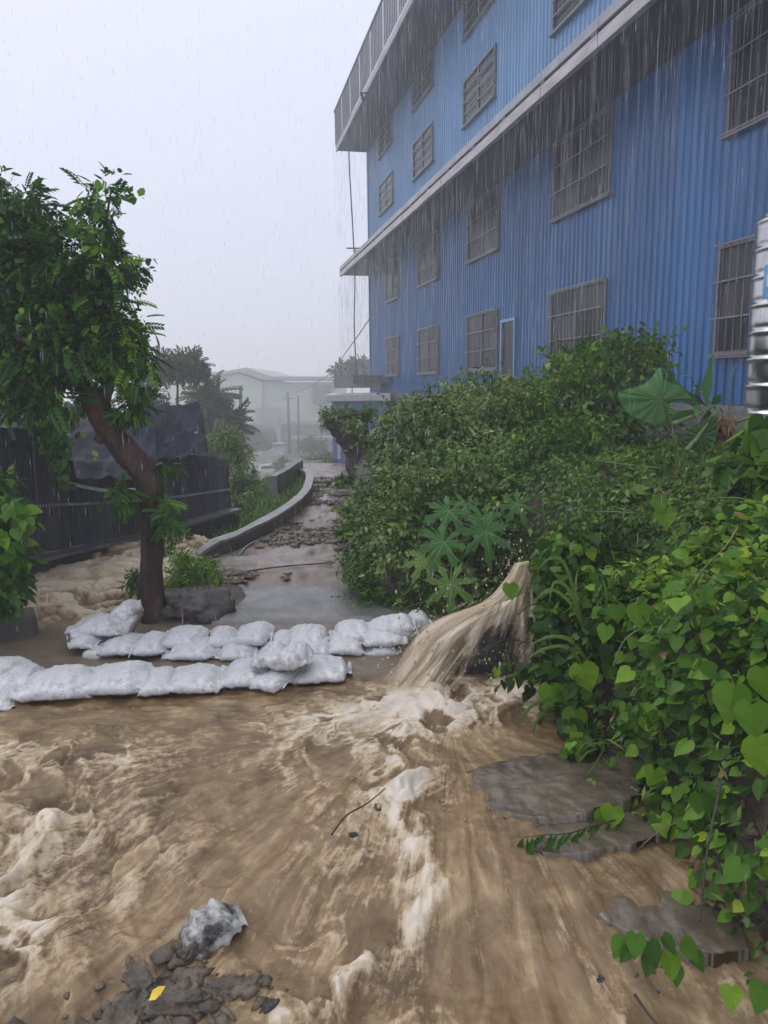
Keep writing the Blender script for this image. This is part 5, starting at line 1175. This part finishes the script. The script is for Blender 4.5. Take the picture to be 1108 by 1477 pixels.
for a in [
    ('ovate', 14000, 3.75, 6.6, 1.5, .34, .045, (.05, .8), 'bush', .6, -.8, 7),
    ('ovate', 9000, 4.4, 8.5, 3.6, .32, .05, (.1, .8), 'vine', .5, -.8, 8),
    ('heart', 11000, 3.2, 7.5, 3.6, .24, .040, (.10, .85), 'vine', .55, -.35, 1),
    ('ovate', 16000, 2.9, 8.5, 4.2, .20, .042, (.05, .75), 'vine', .5, -.45, 2),
    ('heart', 8500, 2.2, 4.2, 2.2, .26, .045, (.15, .95), 'vine', .6, -.30, 3),
    ('heart', 4600, 1.75, 3.2, 1.5, .24, .044, (.05, .8), 'vine', .7, -.1, 4),
    ('narrow', 7000, 1.8, 4.2, 1.9, .30, .045, (.2, .9), 'grass', .2, -.5, 9),
    ('ovate', 900, 1.8, 7.5, 2.6, .24, .055, (0, 1), 'brown_dead', .6, -.5, 10),
    ('ovate', 8000, 3.4, 4.6, .5, .42, .045, (.1, .9), 'vine', .7, -.9, 6),
    ('ovate', 7000, 1.8, 3.9, 1.6, .18, .040, (.0, .6), 'bush', .5, -.2, 5)]:
    tag(vine_leaves('foliage', a[0], *a[1:7], a[7], M[a[8]], vine, vo, droop=a[9], hole=a[10], seed=a[11], smin=.12 if a[2] < 3 else .0), kind='stuff')
foliage('overhang', 'heart', [pxl(795, 812, 4.15, 34, 22, .12), pxl(790, 850, 3.85, 18, 26, .12), pxl(795, 900, 3.65, 24, 34, .15), pxl(790, 960, 3.45, 22, 34, .12), pxl(815, 1020, 3.2, 26, 40, .12), pxl(845, 1070, 3.0, 30, 30, .12), pxl(860, 880, 3.5, 50, 60, .2), pxl(830, 790, 3.95, 50, 34, .2)], 1500, .055, M['vine'], vine, vo, 121, .9, .4, .4, (.0, .85), .3)
# the largest, nearest leaves one by one
hm = []
for j in range(5):
    T, Fc = LT['heart']; V = T.copy(); V[:, 2] += .05*np.sin(V[:, 0]*(5+j)+j)-.10*np.abs(V[:, 0])*(j % 3-.5); V[:, 0] *= .85+.08*j
    me = bpy.data.meshes.new('leaf'); me.from_pydata([tuple(v) for v in V], [], [tuple(dict.fromkeys(f)) for f in Fc.tolist()]); me.materials.append(M['vine'])
    a_ = me.attributes.new('tint', 'FLOAT', 'POINT'); a_.data.foreach_set('value', np.full(len(V), (.35, .55, .72, .86, .2)[j], dtype=np.float32)); hm.append(me)
def single_leaf(P, Dr, Nr, s_, parent, origin, me, name='leaf'):
    Dr = Vector(Dr).normalized(); X_ = Dr.cross(Vector(Nr)).normalized(); Z_ = X_.cross(Dr)
    o = bpy.data.objects.new(name, me); Mx = Matrix((X_*s_, Dr*s_, Z_*s_)).transposed().to_4x4(); Mx.translation = Vector(np.asarray(P)-origin); o.matrix_local = Mx; link(o, parent); return o
P, Nn, d = vine_pts(1500, 1.75, 4.0, 1.5, .30, 2.2, smin=.12)
vis = [i for i in range(len(P)) if (lambda c_: 700 < 554+F*c_[0]/(-c_[2]) < 1130 and 700 < 738.5-F*c_[1]/(-c_[2]) < 1440)(CRN.T@(P[i]-[0, 0, CAMZ]))][:250]
for i in vis:
    Dr = Nn[i]*.5+rg.normal(size=3)*.35+[-.25, -.3, -.8]; Nr = Nn[i]*.8+rg.normal(size=3)*.35+[-.1, -.3, .5]
    single_leaf(P[i]+Nn[i]*.02, Dr, Nr, .045+.045*rg.random(), vine, vo, hm[int(rg.integers(5))])
# named foreground leaves of the photograph
for (px, py, Y_, s_, mi, ax) in [(795, 985, 3.2, .135, 2, 0), (838, 955, 3.1, .13, 3, .5), (830, 1020, 3.1, .12, 2, -.2), (735, 840, 3.7, .09, 2, .2), (920, 870, 2.9, .10, 2, .1), (950, 880, 2.9, .095, 1, .3), (955, 930, 2.8, .10, 2, -.2), (868, 1165, 2.55, .075, 3, .5), (885, 1160, 2.5, .085, 3, -.3), (852, 1190, 2.5, .085, 3, .1), (865, 1300, 2.2, .075, 2, 0),
        (1010, 1140, 2.3, .10, 1, .3), (1085, 1010, 2.2, .12, 2, .0), (1060, 985, 2.3, .13, 2, -.4), (1095, 1060, 2.1, .12, 3, .2), (1100, 1230, 2.0, .08, 3, 0), (990, 1160, 2.4, .09, 1, -.3), (960, 730, 4.0, .12, 3, 0), (948, 715, 4.0, .10, 2, .5), (1100, 960, 2.3, .11, 2, .2), (935, 1030, 2.7, .085, 3, .4), (890, 870, 3.0, .08, 1, 0), (875, 900, 3.0, .08, 2, -.4)]:
    P_ = at(px, py, Y_); single_leaf(P_, (ax*.6, -.25, -1), (rg.normal()*.2-.25, -1, .45), s_, vine, vo, hm[mi])
# bottom cluster of rounded leaves on the water's edge
lc = empty('creeping_plant', at(950, 1385, 1.9)); tag(lc, 'small plant of round green leaves trailing in the runoff at lower right', 'plant'); lo_ = np.array(lc.location)
for (px, py, s_, ax) in [(900, 1365, .062, -.6), (918, 1358, .066, -.2), (935, 1368, .070, .2), (955, 1362, .060, .6), (965, 1385, .072, 0), (985, 1368, .066, .5), (940, 1390, .060, -.4), (1000, 1385, .055, .3), (975, 1405, .055, -.1), (910, 1380, .05, -.8)]:
    P_ = at(px, py-14, 1.84+rg.random()*.05); single_leaf(P_, (ax, -.5, -.7), (rg.normal()*.3, -.7, .8), s_, lc, lo_, hm[int(rg.integers(4))])
branch('stem', [at(905, 1366, 1.88), at(950, 1372, 1.89), at(1010, 1384, 1.88)], .003, .002, M['gstem'], lc, lo_)
# runners, dead stems, roots
def runner(pts, r_, mat, name='runner'): 
    V, Fc = tube_np(spline([at(*q) for q in pts], 24)-vo, np.linspace(r_, r_*.6, 24), 5); mesh(name, V, Fc, M[mat], vine)
for pts, r_, mt in [([(1108, 728, 3.4), (1060, 718, 3.6), (1010, 722, 3.8), (965, 735, 4.0)], .004, 'gstem'), ([(1065, 760, 3.2), (1045, 790, 3.1), (1020, 815, 3.0), (1000, 845, 3.0)], .005, 'gstem'), ([(915, 740, 4.2), (880, 738, 4.3), (858, 738, 4.4)], .004, 'gstem'),
                    ([(885, 960, 2.9), (900, 925, 2.9), (925, 905, 2.9)], .004, 'gstem'), ([(860, 665, 5.4), (900, 670, 5.4), (955, 676, 5.3)], .012, 'gstem'), ([(995, 870, 3.0), (1025, 835, 3.1), (1060, 800, 3.1)], .004, 'bark_dark'),
                    ([(1030, 1235, 2.1), (1060, 1290, 2.05), (1090, 1330, 2.0)], .006, 'bark_dark'), ([(915, 1230, 2.4), (950, 1200, 2.4), (990, 1180, 2.4)], .003, 'twig'), ([(830, 1090, 2.85), (860, 1072, 2.8), (905, 1078, 2.8), (930, 1095, 2.75)], .002, 'gstem'),
                    ([(1040, 1130, 2.2), (1020, 1230, 2.1), (1010, 1330, 2.0)], .005, 'bark_dark'), ([(855, 1220, 2.45), (856, 1260, 2.4), (862, 1290, 2.3)], .0025, 'bark_dark')]: runner(pts, r_, mt)
for j in range(60):
    y_ = 1.9+2*rg.random(); s_ = .02+.3*rg.random(); x_ = bank_x(y_)+s_; z_ = float(H(x_, y_)); a_ = rg.random()*6.28
    q0 = np.array([x_, y_, z_+.01]); q1 = q0+np.array([math.cos(a_)*.08, math.sin(a_)*.06, .03+.05*rg.random()]); q2 = q1+np.array([math.cos(a_+.8)*.09, math.sin(a_)*.05, -.06])
    V, Fc = tube_np(spline([q0, q1, q2], 8)-vo, np.full(8, .0022), 4); mesh('root', V, Fc, M['twig'] if j % 2 else M['bark_dark'], vine)

# tall grass tufts beside the jet
tf = empty('grass_tuft', at(830, 950, 3.6)); tag(tf, 'arching tuft of long grass blades beside the jet', 'grass tuft'); o_ = np.array(tf.location)
def blade(pts, w0, parent, origin, mat, name='blade', tint=.8):
    c_ = spline([at(*q) for q in pts], 18); T = np.gradient(c_, axis=0); T /= np.linalg.norm(T, axis=1)[:, None]
    sd_ = np.cross(T, np.array([.3, -1., .25])); sd_ /= np.linalg.norm(sd_, axis=1)[:, None]; wv = w0*np.interp(np.linspace(0, 1, 18), [0, .3, .75, 1], [.5, 1, .7, .02]); fold = np.cross(sd_, T)
    V = np.stack([c_-sd_*wv[:, None], c_+fold*wv[:, None]*.5, c_+sd_*wv[:, None]], 1).reshape(-1, 3)-origin
    Fc = [(3*k+a, 3*k+a+1, 3*k+a+4, 3*k+a+3) for k in range(17) for a in (0, 1)]
    return mesh(name, V, Fc, mat, parent, True, attrs={'tint': np.full(54, tint)})
for (pts, w_, ti) in [([(850, 960, 3.5), (835, 880, 3.45), (815, 815, 3.4), (795, 805, 3.35), (775, 822, 3.3)], .010, .6), ([(852, 965, 3.5), (840, 900, 3.4), (820, 850, 3.35), (800, 840, 3.3), (792, 870, 3.25)], .011, .7),
                      ([(855, 950, 3.5), (830, 880, 3.4), (795, 850, 3.35), (770, 870, 3.3)], .009, .85), ([(850, 960, 3.4), (825, 925, 3.3), (795, 918, 3.25), (765, 930, 3.2)], .010, .9), ([(848, 970, 3.4), (820, 935, 3.3), (788, 935, 3.2), (760, 950, 3.15)], .009, .95),
                      ([(845, 990, 3.3), (800, 1005, 3.2), (765, 1020, 3.15), (742, 1060, 3.1)], .011, .6), ([(840, 1000, 3.3), (800, 1015, 3.2), (775, 1040, 3.15), (768, 1065, 3.1)], .008, .5), ([(860, 960, 3.4), (870, 900, 3.35), (875, 860, 3.3), (868, 830, 3.3)], .010, .7), ([(850, 955, 3.5), (838, 890, 3.4), (830, 850, 3.4), (835, 815, 3.4)], .010, .75)]:
    blade(pts, w_, tf, o_, M['grass'], tint=ti)
blades('short_blades', [tuple(at(845+rg.normal()*14, 975, 3.45+rg.random()*.2)) for _ in range(70)], .30, 8, M['grass'], None, tf, .006, .8, origin=o_)
tg = empty('grass_tuft', at(850, 1090, 2.8)); tag(tg, 'thin pale grass tuft above the broken slab', 'grass tuft'); o_ = np.array(tg.location)
for (pts, w_) in [([(860, 1075, 2.8), (845, 1072, 2.75), (830, 1090, 2.7)], .004), ([(862, 1080, 2.8), (848, 1085, 2.75), (835, 1100, 2.7)], .004), ([(865, 1070, 2.8), (880, 1068, 2.75), (905, 1085, 2.7)], .004), ([(930, 1120, 2.7), (945, 1100, 2.65), (970, 1098, 2.6)], .004), ([(872, 1078, 2.8), (860, 1100, 2.7), (846, 1118, 2.65)], .004)]: blade(pts, w_, tg, o_, M['grass'], tint=.9)
# sprigs with narrow leaves
def sprig(label, pts, lv, size, seed, mat='vine', name='sprig', tint=.35, stem='bark_dark'):
    r_ = empty(name, at(*pts[0])); tag(r_, label, 'sprig'); o_ = np.array(r_.location); branch('stem', [at(*q) for q in pts], .0035, .0015, M[stem], r_, o_, 20, 5, 0)
    c_ = spline([at(*q) for q in pts], lv); rg_ = np.random.default_rng(seed); T = np.gradient(c_, axis=0); T /= np.linalg.norm(T, axis=1)[:, None]
    nm, Tm = LT['narrow']; me = bpy.data.meshes.new('leaf'); me.from_pydata([tuple(v) for v in nm*np.array([1.1, 1, 1])], [], [tuple(dict.fromkeys(f)) for f in Tm.tolist()]); me.materials.append(M[mat]); a_ = me.attributes.new('tint', 'FLOAT', 'POINT'); a_.data.foreach_set('value', np.full(len(nm), tint, dtype=np.float32))
    for i in range(lv):
        Dr = T[i]*.5+np.array([rg_.normal()*.35, rg_.normal()*.3-.1, -.8]); single_leaf(c_[i], Dr, (rg_.normal()*.4, -1, .3), size*(.7+.6*rg_.random()), r_, o_, me)
sprig('dark green sprig of hanging narrow leaves above the concrete ledge', [(900, 1180, 2.5), (860, 1190, 2.45), (820, 1202, 2.4), (785, 1204, 2.4), (755, 1208, 2.4)], 16, .085, 5)
sprig('thin leafy twig drooping in front of the falling water', [(762, 928, 3.6), (735, 922, 3.55), (710, 930, 3.5), (692, 940, 3.5), (682, 948, 3.5)], 12, .045, 6, 'bush', tint=.1)
sprig('small leafy twig hanging at the right edge low down', [(1108, 1180, 2.1), (1095, 1230, 2.0), (1080, 1280, 2.0)], 9, .07, 7)
wire('bare_twig', [at(780, 870, 3.9), at(762, 874, 3.85), at(748, 886, 3.8)], .004, M['bark_dark'], 'bare dark twig crossing the jet near its mouth', 'twig')

# ------------------------------------------------------------------ papaya plant with lobed leaves
def palmate(seed, lob=7):
    rg_ = np.random.default_rng(seed); out_ = []; V = [(0, 0, 0)]
    tips = np.linspace(-150, 150, lob)
    pts = []
    for i, a in enumerate(tips):
        ln = (1-.35*abs(a)/150)
        for (da, r_) in ((-14, .42), (-11, .60), (-13, .70), (-5, .74), (0, 1.0), (5, .76), (12, .72), (11, .58), (14, .40)):
            pts.append((a+da*(1 if lob > 6 else 1.2), r_*ln*(1+.06*rg_.normal())))
        if i < lob-1: pts.append((a+ (tips[1]-tips[0])/2, .38*ln))
    for (a, r_) in pts: V.append((math.sin(R(a))*r_, math.cos(R(a))*r_, -.18*r_*r_+.03*math.sin(R(a)*7)))
    for (a, r_) in pts: V.append((math.sin(R(a))*r_*.5, math.cos(R(a))*r_*.5, .02-.05*r_))
    n = len(pts); Fc = [(0, 1+n+i+1, 1+n+i) for i in range(n-1)]+[(1+n+i, 1+n+i+1, 1+i+1, 1+i) for i in range(n-1)]
    return np.array(V), Fc
pp = empty('papaya_plant', at(690, 860, 4.9)); tag(pp, 'young papaya plant with large lobed leaves left above the jet', 'papaya plant'); po = np.array(pp.location)
crown_p = at(655, 800, 5.0)
branch('stem', [po, (po+crown_p)/2+[.03, 0, 0], crown_p], .022, .014, M['gstem'], pp, po, 16, 8, .05)
for j, (px, py, Y_, s_, dx, dz, nx, nz, ti) in enumerate([(648, 745, 5.0, .24, -.3, -.55, -.1, .75, .35), (640, 790, 4.75, .25, -.45, -.8, -.1, .6, .45), (697, 755, 4.9, .22, .1, -.75, .1, .7, .4), (700, 775, 4.75, .26, .15, -.9, .1, .55, .4), (612, 815, 4.8, .20, -.5, -.7, -.3, .6, .9), (650, 850, 4.6, .24, .0, -1, 0, .45, .85), (745, 735, 5.0, .20, .3, -.6, .1, .8, .4), (672, 735, 5.2, .2, 0, -.4, .1, .9, .35)]):
    V, Fc = palmate(j, 7); me_o = mesh('leaf', V, Fc, M['papaya'], pp, False, attrs={'tint': np.full(len(V), ti)})
    P_ = at(px, py-8, Y_); Dr = Vector((dx, -.45, dz)).normalized(); X_ = Dr.cross(Vector((nx, -.75, nz))).normalized(); Z_ = X_.cross(Dr); Mx = Matrix((X_*s_, Dr*s_, Z_*s_)).transposed().to_4x4(); Mx.translation = Vector(P_-po); me_o.matrix_local = Mx
    for a in np.linspace(-120, 120, 5):
        e_ = (Vector((math.sin(R(a)), math.cos(R(a)), -.10))*.72); b0_ = Mx@Vector((0, 0, .012)); b1_ = Mx@Vector((e_.x, e_.y, e_.z+.03))
        V2, F2 = tube_np([b0_, (b0_+b1_)/2, b1_], [.0014, .0011, .0006], 4); Mi = Mx.inverted(); V2 = [tuple(Mi@Vector(v)) for v in V2]; vo_ = mesh('vein', V2, F2, M['pale_vein'], me_o)
    branch('petiole', [crown_p, (crown_p+P_)/2+[0, 0, .05], P_], .006, .004, M['gstem'], pp, po, 12, 6, 0)

# ------------------------------------------------------------------ taro with one giant leaf, broken stems, dried clump
tr = empty('taro_plant', at(985, 735, 5.2)); tag(tr, 'taro plant with one giant fan leaf standing on top of the bank', 'taro plant'); tro = np.array(tr.location)
ce = at(953, 575, 5.0)
def fan_leaf(outline, c, name, parent, origin, mat, Yc, cup=.10, tint=.5, rings=6):
    P = [at(px, py, Yc) for px, py in outline]; n0 = len(P); n = 120; S = spline(np.vstack([P, P[:1]]), n+1)[:-1]
    V = []; 
    for r_ in range(rings+1):
        f_ = r_/rings
        for k_ in range(n):
            q = c+(S[k_]-c)*f_; an = k_/n*2*math.pi
            rib = .022*f_*abs(math.sin(an*8)); q = q+np.array([0, -1, 0])*(rib)+np.array([0, 1, 0])*cup*(f_**2)*(.6+.6*math.sin(an*1.0+1)); V.append(q-origin)
    Fc = [(a*n+k_, a*n+(k_+1) % n, (a+1)*n+(k_+1) % n, (a+1)*n+k_) for a in range(rings) for k_ in range(n)]
    o = mesh(name, V, Fc, mat, parent, True, attrs={'tint': np.full(len(V), tint)}); return o
lf = fan_leaf([(945, 548), (960, 530), (968, 548), (990, 558), (1002, 575), (985, 580), (968, 582), (962, 600), (942, 612), (925, 605), (908, 598), (893, 572), (905, 562), (925, 558)], ce, 'leaf', tr, tro, M['taro'], 5.0)
for (px, py) in [(905, 570), (915, 595), (935, 606), (955, 600), (990, 566), (962, 540), (930, 562), (978, 577)]:
    V, Fc = tube_np(np.array([ce, (ce+at(px, py, 5.05))/2, at(px, py, 5.07)])-tro+np.array([0, -.012, 0]), [.005, .004, .001], 4); mesh('vein', V, Fc, M['gstem'], lf)
branch('stalk', [at(985, 735, 5.2), at(978, 670, 5.2), at(970, 620, 5.15), at(955, 585, 5.05), ce], .020, .008, M['gstem'], tr, tro, 24, 8, 0)
branch('stalk', [at(984, 735, 5.25), at(983, 695, 5.25), at(981, 680, 5.25)], .035, .028, M['bark_dark'], tr, tro, 10, 10, .1)
lf2 = fan_leaf([(962, 545), (968, 530), (975, 545), (985, 560), (975, 575), (960, 570)], at(966, 572, 5.12), 'leaf', tr, tro, M['taro'], 5.12, .05, .1)
bn = empty('broken_banana_plant', at(1040, 650, 5.4)); tag(bn, 'broken banana plant with bent green stems and a dried brown clump', 'banana plant'); bo = np.array(bn.location)
for pts, r0 in [([(1038, 650, 5.4), (1034, 615, 5.4), (1032, 585, 5.4)], .022), ([(970, 612, 5.3), (1000, 600, 5.35), (1032, 584, 5.4)], .018), ([(990, 650, 5.2), (1010, 625, 5.3), (1033, 590, 5.4)], .016), ([(1000, 640, 5.25), (1020, 612, 5.3), (1036, 592, 5.35)], .014), ([(1000, 560, 5.5), (1018, 572, 5.45), (1034, 586, 5.4)], .008), ([(1052, 590, 5.4), (1052, 560, 5.4), (1062, 525, 5.4)], .006), ([(1070, 650, 5.3), (1066, 620, 5.35), (1060, 600, 5.4)], .010), ([(1076, 650, 5.3), (1077, 615, 5.35)  , (1078, 590, 5.4)], .010), ([(1060, 610, 5.3), (1085, 602, 5.2), (1108, 606, 5.1)], .010)]:
    branch('stem', [at(*q) for q in pts], r0, r0*.6, M['gstem'], bn, bo, 14, 8, .05)
fan_leaf([(1000, 650), (990, 632), (1005, 612), (1030, 600), (1030, 625), (1022, 650)], at(1012, 630, 5.3), 'leaf', bn, bo, M['taro'], 5.3, .04, .3, 4)
foliage('dried_clump', 'narrow', [pxl(1045, 608, 5.3, 15, 11, .06), pxl(1050, 622, 5.3, 9, 12, .05)], 260, .075, M['brown_dead'], bn, bo, 141, 1.2, .2, .3)
foliage('green_blades', 'narrow', [pxl(1020, 590, 5.4, 20, 12, .06)], 16, .26, M['taro'], bn, bo, 142, .3, .2, .3)
# bigger leaved plants along the right top edge
rb = empty('edge_plant', at(1095, 690, 3.8)); tag(rb, 'tall leafy plant at the right edge in front of the steel tank', 'plant'); ro = np.array(rb.location)
foliage('foliage', 'heart', [pxl(1095, 640, 4.0, 20, 36, .2), pxl(1070, 680, 4.0, 30, 24, .2), pxl(1110, 700, 3.8, 26, 36, .2)], 330, .085, M['vine'], rb, ro, 151, .9, .4, .4, (.2, .8))
branch('stem', [ro, at(1098, 640, 4.0), at(1100, 600, 4.0)], .01, .005, M['gstem'], rb, ro)
yl = empty('yellowing_weed', at(920, 700, 5.3)); tag(yl, 'yellowing weed with limp leaves in the middle of the bank top', 'weed'); yo = np.array(yl.location)
foliage('foliage', 'ovate', [pxl(925, 690, 5.2, 24, 10, .12), pxl(905, 705, 5.0, 12, 10, .1)], 120, .085, M['papaya'], yl, yo, 161, .9, .4, .4, (.85, 1))

# ------------------------------------------------------------------ rain, haze
n = 6500; rg = np.random.default_rng(5)
y = 2.4+11*rg.random(n)**.8; x = (rg.random(n)-.5)*1.15*y; z = CAMZ-.55*y*.6+rg.random(n)*1.15*y; z = np.maximum(z, .1)
L_ = .03+.05*rg.random(n); r_ = .0007+.0005*rg.random(n)*np.sqrt(y/3)
T_ = np.array([(0, 0, .5), (1, 0, 0), (-.5, .87, 0), (-.5, -.87, 0), (0, 0, -.5)]); TF = np.array([(0, 1, 2), (0, 2, 3), (0, 3, 1), (4, 2, 1), (4, 3, 2), (4, 1, 3)])
V = np.stack([x, y, z], -1)[:, None, :]+T_[None]*np.stack([r_, r_, L_], -1)[:, None, :]
F_ = (TF[None]+(np.arange(n)*5)[:, None, None]).reshape(-1, 3)
o = mesh('rain', V.reshape(-1, 3), F_, M['rain']); tag(o, 'falling rain drops', kind='stuff')
hb = MB().box(-400, -3, -12.5, 400, 425, 16).build('haze', None); tag(hb, 'rain haze', kind='stuff')
m = bpy.data.materials.new('rain_haze'); m.use_nodes = True; t = m.node_tree; t.nodes.remove(t.nodes['Principled BSDF']); v = N(t, 'ShaderNodeVolumePrincipled')
v.inputs['Color'].default_value = (.985, .985, 1.0, 1); v.inputs['Density'].default_value = .0058; v.inputs['Anisotropy'].default_value = 0.2
t.links.new(v.outputs[0], t.nodes['Material Output'].inputs['Volume']); hb.data.materials.append(m)
